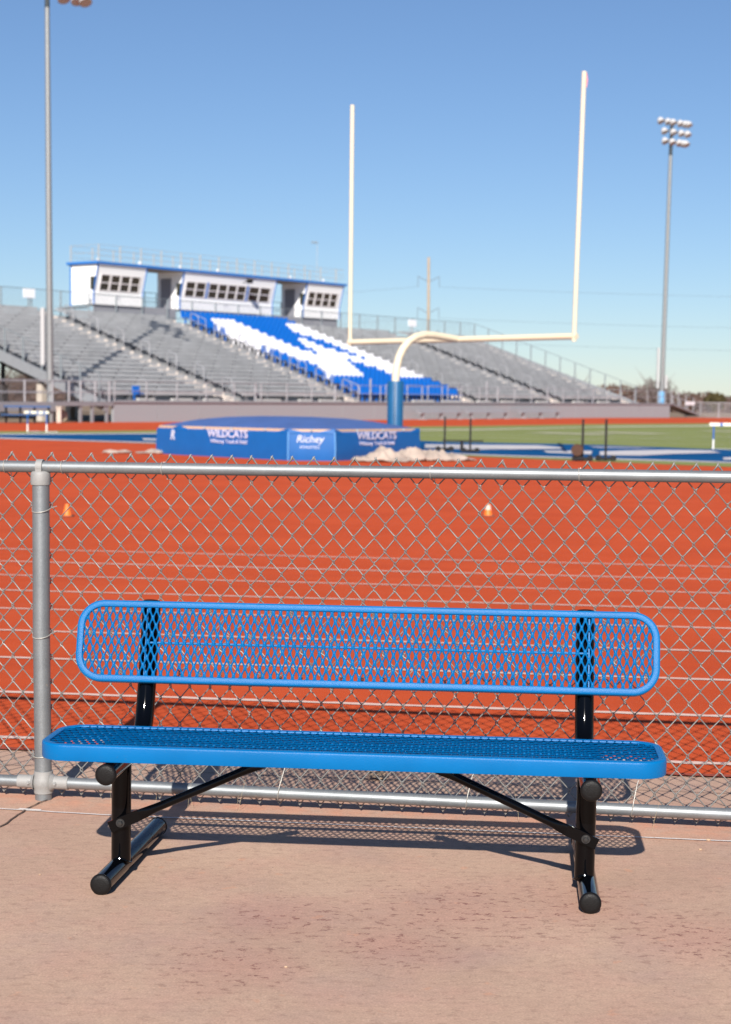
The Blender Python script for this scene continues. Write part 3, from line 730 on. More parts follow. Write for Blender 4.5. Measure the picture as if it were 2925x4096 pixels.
# tarps heaped at the mat corner
def tarp(name, pts, label):
    """crumpled cloth: pts = (x, y, radius, height) humps merged into one skin"""
    x0 = min(p[0] - p[2] for p in pts); x1 = max(p[0] + p[2] for p in pts); y0 = min(p[1] - p[2] for p in pts); y1 = max(p[1] + p[2] for p in pts)
    n = 80; vs = []; fs = []; ok = {}
    rnd = random.Random(len(name) + int(x0 * 10)); tents = []
    for _ in range(46):
        a_ = rnd.uniform(0, PI); tents.append((rnd.uniform(x0, x1), rnd.uniform(y0, y1), math.cos(a_), math.sin(a_), rnd.uniform(.22, .6), rnd.uniform(.08, .2), rnd.uniform(.5, 1.0)))
    for j in range(n + 1):
        for i in range(n + 1):
            x = x0 + (x1 - x0) * i / n; y = y0 + (y1 - y0) * j / n; h = 0
            for (a, b, r_, hh) in pts:
                d = math.hypot(x - a, (y - b)) / r_
                if d < 1: h = max(h, hh * (1 - d ** 2.2) ** .6)
            e = 0
            for (sx_, sy_, ca, sa, la, lb, cc) in tents:
                dx, dy = x - sx_, y - sy_; e = max(e, cc * (1 - abs(dx * ca + dy * sa) / la - abs(-dx * sa + dy * ca) / lb))
            hz = h * (.42 + .62 * e) + .012 * e
            if h > .02: ok[(i, j)] = len(vs); vs.append((x, y, zf(y) + .01 + hz))
    for j in range(n):
        for i in range(n):
            q = [ok.get(k) for k in ((i, j), (i + 1, j), (i + 1, j + 1), (i, j + 1))]
            if None not in q: fs.append(tuple(q))
    mb = MB(); mb.add(vs, fs)
    o = mb.build(name, M['tarp'], None, 70, label=label, category='tarp', group='off-white tarps lying on the red track')
    s_ = o.modifiers.new('Solid', 'SOLIDIFY'); s_.thickness = .02
tarp('tarp', [(.35, 35.7, .46, .34), (.0, 35.5, .35, .16), (.62, 35.45, .3, .14), (.55, 35.9, .35, .26)], 'crumpled off-white tarp heaped at the near corner of the blue mat')
tarp('tarp', [(.98, 36.3, .45, .34), (1.25, 36.5, .5, .29), (1.6, 36.6, .45, .28), (1.9, 36.7, .4, .22), (2.15, 36.8, .3, .07), (.85, 36.0, .3, .15)], 'long dirty white tarp trailing right from the blue mat toward the dark steel posts')
tarp('tarp', [(-5.9, 38.6, .25, .09), (-5.65, 38.7, .22, .10), (-5.2, 38.65, .2, .05), (-4.95, 38.75, .25, .10)], 'thin flattened strip of pale tarp on the red surface left of the mat')

# ------------------------------------------------------------------ goal post
gp_ = thing('goal_post', 'pale cream football goal post with gooseneck and blue padded base behind the mat', 'goal post', (.665, 39.62, zf(39.6)))
Lg = Vector((-.4695, 43.647)); wg = Vector((math.cos(-.73311), math.sin(-.73311))); Rg = Lg + wg * 7.11
mb = MB(); mb.tube([(Lg.x - wg.x * .04, Lg.y - wg.y * .04, 3.075), (Rg.x + wg.x * .04, Rg.y + wg.y * .04, 3.10)], .074, 16); mb.build('crossbar', M['cream'], gp_, 50)
mb = MB(); mb.tube([(Lg.x, Lg.y, 2.98), (Lg.x - .01, Lg.y, 9.15)], .052, 14); up1 = mb.build('upright', M['cream'], gp_, 50)
mb = MB(); mb.tube([(Rg.x - .03, Rg.y, 2.98), (Rg.x + .065, Rg.y, 9.13)], .053, 14); up2 = mb.build('upright', M['cream'], gp_, 50)
mb = MB(); mb.tube([(Rg.x + .10, Rg.y, 9.10), (Rg.x + .13, Rg.y, 8.95), (Rg.x + .12, Rg.y - .02, 8.78)], [.03, .022, .012], 6); mb.build('wind_ribbon', M['ribbon'], up2, 50)
Cg = Lg + wg * 3.62
bx, by = .665, 39.62
mb = MB(); pts = [(bx, by, 1.9), (bx, by, 2.15), (bx + .02, by + .02, 2.35), (bx + .07, by + .08, 2.58), (bx + .16, by + .18, 2.78), (bx + .30, by + .33, 2.97), (bx + .47, by + .52, 3.085), (bx + .68, by + .75, 3.15), (bx + .9, by + .98, 3.155), (bx + 1.2, by + 1.3, 3.13), (Cg.x, Cg.y, 3.09)]
mb.tube(pts, [.095] * 8 + [.092, .088, .08], 16); mb.build('gooseneck', M['cream'], gp_, 60)
mb = MB(); mb.lathe((bx, by, 0), [(.19, zf(39.6)), (.19, 2.0), (.175, 2.02), (.09, 2.02)], 20)
for k in range(3): mb.tube([(bx - .02, by - .192, .3), (bx - .02, by - .192, 1.98)], .008, 6)
mb.build('post_pad', M['pad'], gp_, 40)

# ------------------------------------------------------------------ steel sleds / vault standards
def sled(root, posts, bar=None, third=None):
    for (x, y, h) in posts:
        z0 = zf(y); mb = MB(); mb.box((x, y, z0 + h / 2), (.048, .048, h)); mb.build('upright', M['iron'], root)
        mb = MB()
        for k in (-1, 1): mb.lathe((x + k * .17, y - .05, z0 + .07), [(0, -.03), (.07, -.03), (.07, .03), (0, .03)], 14, (0, 1, 0))
        mb.box((x, y, z0 + .06), (.34, .3, .06)); mb.build('base', M['iron'], root, 40)
t = thing('vault_standards', 'pair of dark steel posts with a low cross bar, right of the blue mat', 'standards', (2.35, 42.9, zf(42.9)), 'dark steel post pairs by the end zone')
sled(t, [(2.02, 43.2, .90), (2.62, 42.17, .88)])
mb = MB(); mb.box((2.45, 42.5, .57), (1.05, .05, .04), -.2); mb.build('cross_bar', M['iron'], t)
mb = MB(); mb.box((2.42, 42.4, .42), (.08, .06, .34)); mb.build('short_post', M['iron'], t)
t = thing('vault_standards', 'pair of dark steel posts with a rusty round weight, in the end zone', 'standards', (5.1, 37.5, zf(37.5)), 'dark steel post pairs by the end zone')
sled(t, [(4.85, 37.41, .94), (5.40, 37.61, .95)])
mb = MB(); mb.lathe((4.72, 37.3, .50), [(0, -.04), (.13, -.04), (.14, 0), (.13, .04), (0, .04)], 20, (.25, 1, 0)); mb.build('weight_plate', M['rust'], t, 40)
mb = MB(); mb.box((4.75, 37.36, .36), (.12, .12, .24)); mb.build('weight_holder', M['iron'], t)

# ------------------------------------------------------------------ hurdles
def hurdle(root, cx_, cy_, w_, h, ang):
    u = Vector((math.cos(ang), math.sin(ang), 0)); v = Vector((-u.y, u.x, 0)); z0 = zf(cy_)
    c = Vector((cx_, cy_, z0))
    def q(a, b, z): return tuple(c + u * a + v * b + Vector((0, 0, z)))
    mb = MB(); mb.hexa([q(-w_ / 2, -.012, h - .09), q(w_ / 2, -.012, h - .09), q(w_ / 2, .012, h - .09), q(-w_ / 2, .012, h - .09), q(-w_ / 2, -.012, h), q(w_ / 2, -.012, h), q(w_ / 2, .012, h), q(-w_ / 2, .012, h)])
    bar = mb.build('bar', M['hurdlebar'], root)
    for a in (-.28, .05, .33):
        mb = MB(); mb.hexa([q(a - .04, -.0155, h - .089), q(a + .04, -.0155, h - .089), q(a + .04, .0155, h - .089), q(a - .04, .0155, h - .089), q(a - .04, -.0155, h - .002), q(a + .04, -.0155, h - .002), q(a + .04, .0155, h - .002), q(a - .04, .0155, h - .002)])
        mb.build('stripe', M['hurdleblue'], bar)
    for s_ in (-1, 1):
        a = s_ * (w_ / 2 - .12)
        mb = MB(); mb.tube([q(a, .02, .30), q(a, .02, h - .05)], .022, 8); mb.build('leg', M['hurdleblue'], root, 40)
        mb = MB(); mb.tube([q(a, .02, .03), q(a, .02, .31)], .026, 8); mb.tube([q(a, .02, .03), q(a, .65, .03)], .022, 8); mb.build('foot', M['white'], root, 40)
    mb = MB(); mb.tube([q(-w_ / 2 + .12, .02, .04), q(w_ / 2 - .12, .02, .04)], .012, 8); mb.build('base_bar', M['steel'], root, 40)
t = thing('hurdle', 'blue-legged hurdle with cream bar standing on the far track at the left edge', 'hurdle', (-11.45, 57.75, zf(57.75)), 'track hurdles')
hurdle(t, -11.45, 57.75, 1.05, .76, -.45)
t = thing('hurdle', 'hurdle with blue and white striped bar cut off by the right edge', 'hurdle', (10.35, 47.1, zf(47.1)), 'track hurdles')
hurdle(t, 10.30, 47.1, 1.22, .78, -.12)

# ------------------------------------------------------------------ stadium frame of reference
W0 = Vector((-12.8, 84.09, .45)); us_ = Vector((.57719, .81661)); su = Vector((us_.x, us_.y, .0065)); sn = Vector((-us_.y, us_.x, 0))
def S(s, n, z): return tuple(W0 + su * s + sn * n + Vector((0, 0, z)))
def sbox(mb, s0, s1, n0, n1, z0, z1):
    mb.hexa([S(s0, n0, z0), S(s1, n0, z0), S(s1, n1, z0), S(s0, n1, z0), S(s0, n0, z1), S(s1, n0, z1), S(s1, n1, z1), S(s0, n1, z1)])
NR = 22
def rn(i): return .35 + .69 * i
def rzz(n): return 1.0 + .345 * n
stand = thing('grandstand', 'long grey aluminium grandstand with a block of blue chairs spelling a white W', 'grandstand', S(30, 0, 0))
# front wall in panels
mb = MB()
for k in range(20):
    s0 = .0 + k * 3.27; sbox(mb, s0 + .015, s0 + 3.27 - .015, 0, .08, -.1, .97)
sbox(mb, .0, 65.4, .085, .14, -.1, .96)
mb.build('front_wall', M['fascia'], stand)
mb = MB(); sbox(mb, -4.2, 66, -.06, .35, .975, 1.04); sbox(mb, -.02, 66, -.05, .0, .96, 1.10); mb.build('walkway', M['steel'], stand)
# decking: treads and risers
aisles = [(-2.2, 'x'), (9.9, ''), (21.3, ''), (34.9, ''), (47.1, ''), (58.4, '')]
secs = [(-.4, 9.25), (10.9, 20.6), (22.2, 33.8), (35.8, 46.4), (48.0, 57.7)]
mb = MB()
for i in range(NR):
    n0 = rn(i); z = rzz(n0); sbox(mb, -.5, 59.6, n0, n0 + .68, z - .05, z); sbox(mb, -.49, 59.59, n0, n0 + .03, z - .26, z - .052)
mb.build('decking', M['riser'], stand)
for si, (s0, s1) in enumerate(secs):
    if si == 2: continue
    for i in range(NR):
        n0 = rn(i); z = rzz(n0); mb = MB()
        sbox(mb, s0, s1, n0 + .30, n0 + .58, z + .40, z + .45); sbox(mb, s0, s1, n0 + .30, n0 + .32, z + .27, z + .40)
        mb.mi = 1; s = s0 + .5 + (.9 if i % 2 else 0)
        while s < s1: sbox(mb, s - .09, s + .09, n0 + .285, n0 + .50, z + .002, z + .268); sbox(mb, s - .06, s + .06, n0 + .295, n0 + .585, z + .40, z + .456); s += 1.83
        mb.build('bench_row', [M['plank'], M['dark']], stand)
for s_, x in aisles[1:]:
    mb = MB()
    for i in range(NR + 1):
        n0 = rn(i); z = rzz(n0)
        sbox(mb, s_ - .36, s_ + .40, n0 - .33, n0 - .002, z - .30, z - .05)
        if i < NR: sbox(mb, s_ - .32, s_ + .36, n0 - .001, n0 + .06, z - .045, z + .012)
    mb.build('aisle_steps', M['nosing'], stand)
def hoop(mb, s, na, nb, h=.92, mid=False, r=.022):
    za, zb = rzz(na), rzz(nb)
    P_ = [S(s, na, za), S(s, na, za + h - .1), S(s, na + .1, za + h + .03), S(s, nb - .1, zb + h - .03), S(s, nb, zb + h - .12), S(s, nb, zb)]
    mb.tube(P_, r, 8)
    if mid: mb.tube([S(s, na, za + h * .5), S(s, nb, zb + h * .5)], r * .8, 8)
for ai, (s_, x) in enumerate(aisles[1:]):
    k = 0
    if ai == 4: continue
    for i in range(1, NR - 1, 3):
        mb = MB(); hoop(mb, s_ + .62, rn(i), rn(i + 1)); mb.build('handrail', M['rail'], stand, 50)
for i in range(0, NR - 2, 3):   # guard with mid rail beside the blue chairs
    mb = MB(); hoop(mb, 21.98, rn(i) + .1, rn(i + 2), mid=True); mb.build('handrail', M['rail'], stand, 50)
# chairs
CH = ["......................." , ".......................", "...WWWWW...........WWWW", "..WWWWWW..........WWWWW", ".WWWWWWW.........WWWWWW", ".WWWWWWW.........WWWWWW", "WWWWWWWW..........WWWWW", "WWWWWWWW.....WW....WWWW", "WWWWWWWW....WWW....WWWW", "WWWWWWWW...WWWW....WWWW", ".WWWWWWW...WWWWW...WWWW", "..WWWWWWW.WWWWWWW..WWWW", "..WWWWWWWWWWWWWWWW.WWWW", "..WWWWWWWWWWW.WWWWWWWWW", "...WWWWWWWWW...WWWWWWWW", "...WWWWWWWW.....WWWWWWW", "..WWWWWWWW......WWWWWWW", ".WWWWWWWW........WWWWWW", ".......................", ".......................", ".......................", "......................."][::-1]
# the letter's edges are straightened so that it reads as one stroke per leg
def chair_geo(mb, s, n, z):
    w = .22
    prof = [(-w, .46), (-w, .78), (-w * .8, .87), (-w * .4, .905), (w * .4, .905), (w * .8, .87), (w, .78), (w, .46)]
    fr = [S(s + a, n + .46 + (b - .46) * .16, z + b) for a, b in prof]; bk = [S(s + a, n + .50 + (b - .46) * .16, z + b) for a, b in prof]; m = len(prof)
    mb.add(fr + bk, [tuple(range(m)), tuple(range(m, 2 * m))[::-1]] + [(i, (i + 1) % m, m + (i + 1) % m, m + i) for i in range(m)])
    sbox(mb, s - w, s + w, n + .06, n + .46, z + .40, z + .45)
    sbox(mb, s - .05, s + .05, n + .25, n + .33, z + .0, z + .40)
cand = []
for i in range(NR):
    for j in range(23):
        s = 22.3 + (j + .5) * 11.6 / 23; n = rn(i); p = Vector(S(s, n, rzz(n))); cand.append((p.length, s, n, rzz(n), CH[i][j] == 'W'))
cand.sort()
for d, s, n, z, wh in cand[:100]:
    mb = MB(); chair_geo(mb, s, n, z); mb.build('stadium_chair', M['chairwhite'] if wh else M['chairblue'], stand)
mb = MB()
for d, s, n, z, wh in cand[100:]: mb.mi = 1 if wh else 0; chair_geo(mb, s, n, z)
mb.build('stadium_chairs', [M['chairblue'], M['chairwhite']], stand, kind='stuff')
# front guard rail on the walkway
mb = MB(); s = .1
while s < 65:
    mb.tube([S(s, .02, 1.0), S(s, .02, 2.08)], .03, 6); s += 2.35
for z in (2.08, 1.58): mb.tube([S(.1, .02, z), S(65, .02, z)], .018, 5)
mb.build('front_guard_rail', M['rail'], stand, 50)
for s in (24.6, 27.0, 29.4, 31.8):
    mb = MB(); mb.tube([S(s, .3, 1.04), S(s, .3, 2.15), S(s + 1.7, .3, 2.15), S(s + 1.7, .3, 1.04)], .035, 6); mb.build('guard_hoop', M['rail'], stand, 50)
for s in (11.5, 19.0, 22.7, 36.5, 38.0, 45, 52):
    mb = MB(); mb.tube([S(s, .15, 1.04), S(s, .15, 2.5 if s in (22.7, 36.5) else 2.1)], .06, 8); mb.build('gate_post', M['rail'], stand, 50)
# pale kick boxes along the walkway
KB = plain('pale_kick_board', (.46, .45, .43), .7)
for s, l in ((2.0, 1.2), (4.6, 1.6), (7.2, 1.2), (11.6, 2.2), (15.6, 1.2), (17.6, 2.0), (25.0, 1.2), (27.5, 2.4), (31.0, 2.2), (35.4, 1.6), (38.6, 1.6), (43.5, 1.6), (49, 1.6), (53.0, 1.8)):
    mb = MB(); sbox(mb, s, s + l, .12, .3, 1.04, 1.22); mb.build('kick_board', KB, stand)
# back and side railings
nb_ = rn(NR - 1) + .75; zb_ = rzz(rn(NR - 1))
mb = MB(); s = -.5
while s < 60: mb.tube([S(s, nb_, zb_ - .1), S(s, nb_, zb_ + 1.55)], .05, 6); s += 2.42
for dz in (1.55, .35): mb.tube([S(-.5, nb_, zb_ + dz), S(59.6, nb_, zb_ + dz)], .022, 6)
for k in range(300):   # diagonal wires of the back netting
    s = -.5 + k * .2
    mb.add([S(s, nb_, zb_), S(s + .012, nb_, zb_), S(s + .812, nb_, zb_ + 1.5), S(s + .8, nb_, zb_ + 1.5)], [(0, 1, 2, 3)])
    mb.add([S(s + .8, nb_ + .01, zb_), S(s + .812, nb_ + .01, zb_), S(s + .012, nb_ + .01, zb_ + 1.5), S(s, nb_ + .01, zb_ + 1.5)], [(0, 1, 2, 3)])
mb.build('back_railing', M['backrail'], stand, 50)
for s_e in (59.75, -.6):
    mb = MB()
    for i in range(0, NR + 1, 2): n = rn(i); mb.tube([S(s_e, n, rzz(n) - .1), S(s_e, n, rzz(n) + 1.3)], .05, 6)
    mb.tube([S(s_e, rn(0), rzz(rn(0)) + 1.3), S(s_e, rn(NR), rzz(rn(NR)) + 1.3)], .022, 6)
    mb.build('side_railing', M['backrail'], stand, 50)
    mb = MB()   # stringer under the end of the stand
    mb.hexa([S(s_e - .04, -.0, .55), S(s_e + .1, 0, .55), S(s_e + .1, 15.8, rzz(15.8) - .55), S(s_e - .04, 15.8, rzz(15.8) - .55), S(s_e - .04, 0, 1.08), S(s_e + .1, 0, 1.08), S(s_e + .1, 15.8, rzz(15.8) + .05), S(s_e - .04, 15.8, rzz(15.8) + .05)])
    mb.build('stringer', M['steel'], stand)
# columns and piers below
for s in [-.1 + 6.0 * k for k in range(11)]:
    for n in (5.0, 9.0, 14.5):
        mb = MB(); sbox(mb, s - .09, s + .09, n - .09, n + .09, 1.9, rzz(n) - .5)
        c = mb.build('column', M['iron'], stand)
        mb = MB(); sbox(mb, s - .2, s + .2, n - .2, n + .2, -.1, 1.9); mb.build('pier', M['column'], c)
mb = MB()
for s in [-.1 + 6.0 * k for k in range(11)]: mb.tube([S(s, 5, 2.0), S(s, 9, 3.3)], .06, 6); mb.tube([S(s, 9, 2.0), S(s, 14.5, 5.0)], .06, 6)
for n in (5.0, 9.0, 14.5): sbox(mb, -.5, 59.5, n - .08, n + .08, rzz(n) - .62, rzz(n) - .32)
mb.build('under_frame', M['iron'], stand)
# stair landing and ramp at the near end
mb = MB(); sbox(mb, -4.0, -.03, -.05, .12, .82, .97); sbox(mb, -4.0, -.03, .13, 1.5, .90, .97)
for s in (-2.27, -1.45, -.42): sbox(mb, s - .07, s + .07, 0, .12, -.05, .82)
mb.build('landing', M['steel'], stand)
mb = MB(); sbox(mb, -16, -4.02, -.04, .1, .55, 1.02); sbox(mb, -16, -4.02, .11, 1.5, .80, .90); mb.build('ramp', M['steel'], stand)
mb = MB()
for s in (-.3, -1.3, -2.3, -3.1, -4.2, -6.0, -7.9, -9.8, -11.7, -13.6, -15.6): mb.tube([S(s, 0, .97), S(s, 0, 2.05)], .045, 6)
for z in (2.05, 1.5): mb.tube([S(-16, 0, z), S(-.1, 0, z)], .022, 6)
for z in (2.0, 1.45): mb.tube([S(-16, 1.4, z), S(-.6, 1.4, z)], .02, 6)
for k in range(60):
    s = -12 + k * .2; mb.add([S(s, 0, 1.05), S(s + .01, 0, 1.05), S(s + .61, 0, 2.0), S(s + .6, 0, 2.0)], [(0, 1, 2, 3)]); mb.add([S(s + .6, .01, 1.05), S(s + .61, .01, 1.05), S(s + .01, .01, 2.0), S(s, .01, 2.0)], [(0, 1, 2, 3)])
mb.build('ramp_railing', M['rail'], stand, 50)
# ramp down at the far end
mb = MB(); sbox(mb, 65.5, 66.5, 0, 1.2, .9, 1.0)
mb.hexa([S(66.5, 0, .86), S(71.5, 0, .02), S(71.5, 1.2, .02), S(66.5, 1.2, .86), S(66.5, 0, 1.0), S(71.5, 0, .14), S(71.5, 1.2, .14), S(66.5, 1.2, 1.0)]); mb.build('exit_ramp', M['steel'], stand)
mb = MB()
for s, z in ((65.6, 1.0), (67.0, .9), (68.5, .65), (70, .4), (71.5, .14)): mb.tube([S(s, 0, z), S(s, 0, z + 1.1)], .04, 6); mb.tube([S(s, 1.2, z), S(s, 1.2, z + 1.1)], .04, 6)
for n in (0, 1.2):
    for e in (1.1, .6): mb.tube([S(65.6, n, 1.0 + e), S(66.5, n, 1.0 + e), S(71.5, n, .14 + e)], .02, 6)
mb.build('exit_railing', M['rail'], stand, 50)
# small loose blue chair and a few signs
mb = MB(); sbox(mb, 1.95, 2.45, .5, .56, 1.5, 1.85); sbox(mb, 1.95, 2.45, .15, .5, 1.42, 1.48); sbox(mb, 2.0, 2.06, .45, .5, 1.04, 1.42); sbox(mb, 2.34, 2.4, .45, .5, 1.04, 1.42)
mb.build('folding_chair', M['chairblue'], None, label='single blue seat standing behind the walkway rail near the left end of the grandstand', category='chair')
for (s, z, w_, lab) in ((8.9, 7.38, .95, 'blank white sign on the back railing of the grandstand at the far left'), (50.2, 7.30, 1.15, 'blank white sign on the back railing of the grandstand right of the press box')):
    t = thing('rail_sign', lab, 'sign', S(s, nb_, z), 'white signs on the back railing')
    mb = MB(); sbox(mb, s - w_ / 2, s + w_ / 2, nb_ - .12, nb_ - .08, z - .27, z + .27); mb.build('sign_panel', M['plaque'], t, bevel=.01)
    mb = MB(); mb.tube([S(s, nb_ - .06, zb_ - .1), S(s, nb_ - .06, z + .3)], .05, 6); mb.build('sign_post', M['rail'] if s > 20 else M['backrail'], t, 50)

# ------------------------------------------------------------------ press box
pb = thing('press_box', 'white ribbed press box in three cabins with blue trim on top of the grandstand', 'press box', S(27.5, 16.5, 7))
ZB, ZT, NF, NT, NBK = 7.04, 9.50, 15.6, 15.2, 17.6
def nface(z): return NF if z < 7.85 else NF + (NT - NF) * (z - 7.85) / (ZT - 7.85)
def zoff(s): return .0055 * (s - 14.5)
def PBx(s, n, z): return S(s, n, z + zoff(s))
def pface(mb, s0, s1, z0, z1, d0, d1):
    """slab following the leaning facade, d measured outwards"""
    a, b = nface(z0), nface(z1)
    mb.hexa([PBx(s0, a - d0, z0), PBx(s1, a - d0, z0), PBx(s1, a + d1, z0), PBx(s0, a + d1, z0), PBx(s0, b - d0, z1), PBx(s1, b - d0, z1), PBx(s1, b + d1, z1), PBx(s0, b + d1, z1)])
def cabin(s0, s1, groups, zw0=7.87, zw1=8.93):
    w = MB()
    pface(w, s0, s1, ZB, 7.85, 0, .06); pface(w, s0, s1, 7.851, zw0, 0, .06); pface(w, s0, s1, zw1, ZT, 0, .06)
    g0, g1 = groups[0][0], groups[-1][1]
    pface(w, s0, g0, zw0 + .001, zw1 - .001, 0, .06); pface(w, g1, s1, zw0 + .001, zw1 - .001, 0, .06)
    for sa in (s0 + .0, s1 - .06):   # end walls, a pentagon each
        P_ = [(NF + .06, ZB), (NBK, ZB), (NBK, ZT), (NT + .061, ZT), (NF + .061, 7.85)]
        if sa == s0 and s0 > 14.6: pass
        vs = [PBx(sa, n, z) for n, z in P_] + [PBx(sa + .06, n, z) for n, z in P_]
        w.add(vs, [(0, 1, 2, 3, 4), (9, 8, 7, 6, 5)] + [(i, (i + 1) % 5, 5 + (i + 1) % 5, 5 + i) for i in range(5)])
    w.hexa([PBx(s0, NBK - .06, ZB), PBx(s1, NBK - .06, ZB), PBx(s1, NBK, ZB), PBx(s0, NBK, ZB), PBx(s0, NBK - .06, ZT), PBx(s1, NBK - .06, ZT), PBx(s1, NBK, ZT), PBx(s0, NBK, ZT)])
    w.hexa([PBx(s0 + .06, NF + .06, ZB), PBx(s1 - .06, NF + .06, ZB), PBx(s1 - .06, NBK - .06, ZB), PBx(s0 + .06, NBK - .06, ZB), PBx(s0 + .06, NF + .06, ZB + .08), PBx(s1 - .06, NF + .06, ZB + .08), PBx(s1 - .06, NBK - .06, ZB + .08), PBx(s0 + .06, NBK - .06, ZB + .08)])
    wall = w.build('cabin_wall', M['pbwhite'], pb)
    for gi, (a, b, n) in enumerate(groups):
        for k in range(n):
            c0 = a + (b - a) * k / n; c1 = a + (b - a) * (k + 1) / n
            m = MB(); fw = .075; zm = (zw0 + zw1) / 2
            pface(m, c0 + .001, c0 + fw, zw0 + .002, zw1 - .002, .035, .05); pface(m, c1 - fw, c1 - .001, zw0 + .002, zw1 - .002, .035, .05)
            for za, zb in ((zw0 + .002, zw0 + .07), (zm - .035, zm + .035), (zw1 - .07, zw1 - .002)): pface(m, c0 + fw + .001, c1 - fw - .001, za, zb, .03, .05)
            f = m.build('window', M['frame'], pb)
            m = MB(); pface(m, c0 + fw + .001, c1 - fw - .001, zw0 + .071, zm - .036, -.01, .03); pface(m, c0 + fw + .001, c1 - fw - .001, zm + .036, zw1 - .071, -.01, .03); m.build('pane', M['glass'], f)
        if gi + 1 < len(groups):
            m = MB(); pface(m, b + .002, groups[gi + 1][0] - .002, zw0 + .001, zw1 - .001, .02, .06); m.build('mullion', M['pbtrim'], pb)
    for sa, sb in ((s0 - .05, s0 + .045), (s1 - .045, s1 + .03)):   # blue corner trims
        m = MB(); pface(m, sa, sb, ZB, 7.85, .03, .02); pface(m, sa, sb, 7.851, ZT, .03, .02); m.build('corner_trim', M['pbtrim'], pb)
cabin(14.45, 18.9, [(14.85, 18.5, 4)])
cabin(22.5, 32.35, [(22.85, 24.95, 2), (25.2, 29.2, 4), (29.45, 31.9, 2)])
cabin(35.95, 40.45, [(36.3, 39.95, 4)])
mb = MB(); mb.hexa([PBx(14.3, NT - .05, ZT), PBx(40.6, NT - .05, ZT), PBx(40.6, NBK + .15, ZT), PBx(14.3, NBK + .15, ZT), PBx(14.3, NT - .05, ZT + .02), PBx(40.6, NT - .05, ZT + .02), PBx(40.6, NBK + .15, ZT + .02), PBx(14.3, NBK + .15, ZT + .02)]); mb.build('soffit', M['soffit'], pb)
mb = MB(); mb.hexa([PBx(14.25, NT - .12, ZT + .021), PBx(40.7, NT - .12, ZT + .021), PBx(40.7, NBK + .2, ZT + .021), PBx(14.25, NBK + .2, ZT + .021), PBx(14.25, NT - .12, ZT + .17), PBx(40.7, NT - .12, ZT + .17), PBx(40.7, NBK + .2, ZT + .17), PBx(14.25, NBK + .2, ZT + .17)]); mb.build('roof', M['pbtrim'], pb)
mb = MB(); mb.hexa([PBx(14.45 - .04, NBK - .05, ZB - .2), PBx(14.45, NBK - .05, ZB - .2), PBx(14.45, NBK + .05, ZB - .2), PBx(14.45 - .04, NBK + .05, ZB - .2), PBx(14.45 - .04, NBK - .05, ZT), PBx(14.45, NBK - .05, ZT), PBx(14.45, NBK + .05, ZT), PBx(14.45 - .04, NBK + .05, ZT)]); mb.build('corner_trim', M['pbtrim'], pb)
for s in (22.44, 35.89):   # side doors, grey recessed panels on the passage walls
    mb = MB(); mb.hexa([PBx(s - .01, 16.35, ZB + .05), PBx(s + .05, 16.35, ZB + .05), PBx(s + .05, 17.25, ZB + .05), PBx(s - .01, 17.25, ZB + .05), PBx(s - .01, 16.35, ZB + 2.05), PBx(s + .05, 16.35, ZB + 2.05), PBx(s + .05, 17.25, ZB + 2.05), PBx(s - .01, 17.25, ZB + 2.05)])
    mb.build('door', M['door'], pb)
for s in (14.39, 22.44, 35.89):
    mb = MB(); mb.hexa([PBx(s, 15.55, 7.95), PBx(s + .055, 15.55, 7.95), PBx(s + .055, 15.85, 7.95), PBx(s, 15.85, 7.95), PBx(s, 15.45, 8.75), PBx(s + .055, 15.45, 8.75), PBx(s + .055, 15.85, 8.75), PBx(s, 15.85, 8.75)]); mb.build('side_window', M['glass'], pb)
# grey skirt and deck below the cabins
for a, b, z in ((14.6, 22.3, 7.10), (32.6, 40.4, 7.16)):
    mb = MB(); sbox(mb, a, b, 15.75, 15.8, 6.0, z); mb.build('skirt', M['skirt'], pb)
for a, b, z in ((18.95, 22.45, 6.98), (32.4, 35.9, 7.05), (13.4, 14.3, 6.85)):
    mb = MB(); sbox(mb, a, b, 15.85, 17.7, z - .08, z); mb.build('deck', M['steel'], pb)
mb = MB()
for a, b in ((19.0, 22.4), (32.45, 35.9)):
    for k in range(4): s = a + (b - a) * k / 3; mb.tube([PBx(s, 17.6, 6.9), PBx(s, 17.6, 8.15)], .03, 6)
    for z in (8.15, 7.55): mb.tube([PBx(a, 17.6, z), PBx(b, 17.6, z)], .02, 6)
mb.build('passage_railing', M['backrail'], pb, 50)
mb = MB(); zr0 = ZT + .16
for n, h, st in ((NT + .02, 1.05, 1.92), (NBK + .05, 1.05, 1.92)):
    s = 14.5
    while s < 40.7: mb.tube([PBx(s, n, zr0), PBx(s, n, zr0 + h)], .045, 6); s += st
    for z in (1.05, .7, .35): mb.tube([PBx(14.5, n, zr0 + z), PBx(40.5, n, zr0 + z)], .012, 5)
for s in (14.5, 40.5):
    for z in (1.05, .55): mb.tube([PBx(s, NT + .02, zr0 + z), PBx(s, NBK + .05, zr0 + z)], .014, 5)
mb.build('roof_railing', plain('tan_grey_rail', (.36, .36, .34), .6), pb, 50)
for s in (14.55, 18.3, 22.2, 26, 30, 34, 38):
    mb = MB(); blob(mb, PBx(s, NT + .1, zr0 + .13), .10, jit=.02); mb.build('roof_lamp', M['white'], pb, 60)
for s in (16.6, 27.2, 38.2): text('faint_emblem', 'W', .5, PBx(s, NF - .012, 7.45), math.atan2(us_.y, us_.x), pb, M['faint'])
t = thing('security_camera', 'small dark camera on a bracket under the roof edge of the middle press box cabin', 'camera', PBx(28.4, 15.0, 9.0))
mb = MB(); mb.tube([PBx(28.4, 15.0, 9.1), PBx(28.4, 14.6, 9.2)], .035, 6); mb.build('bracket', M['iron'], t)
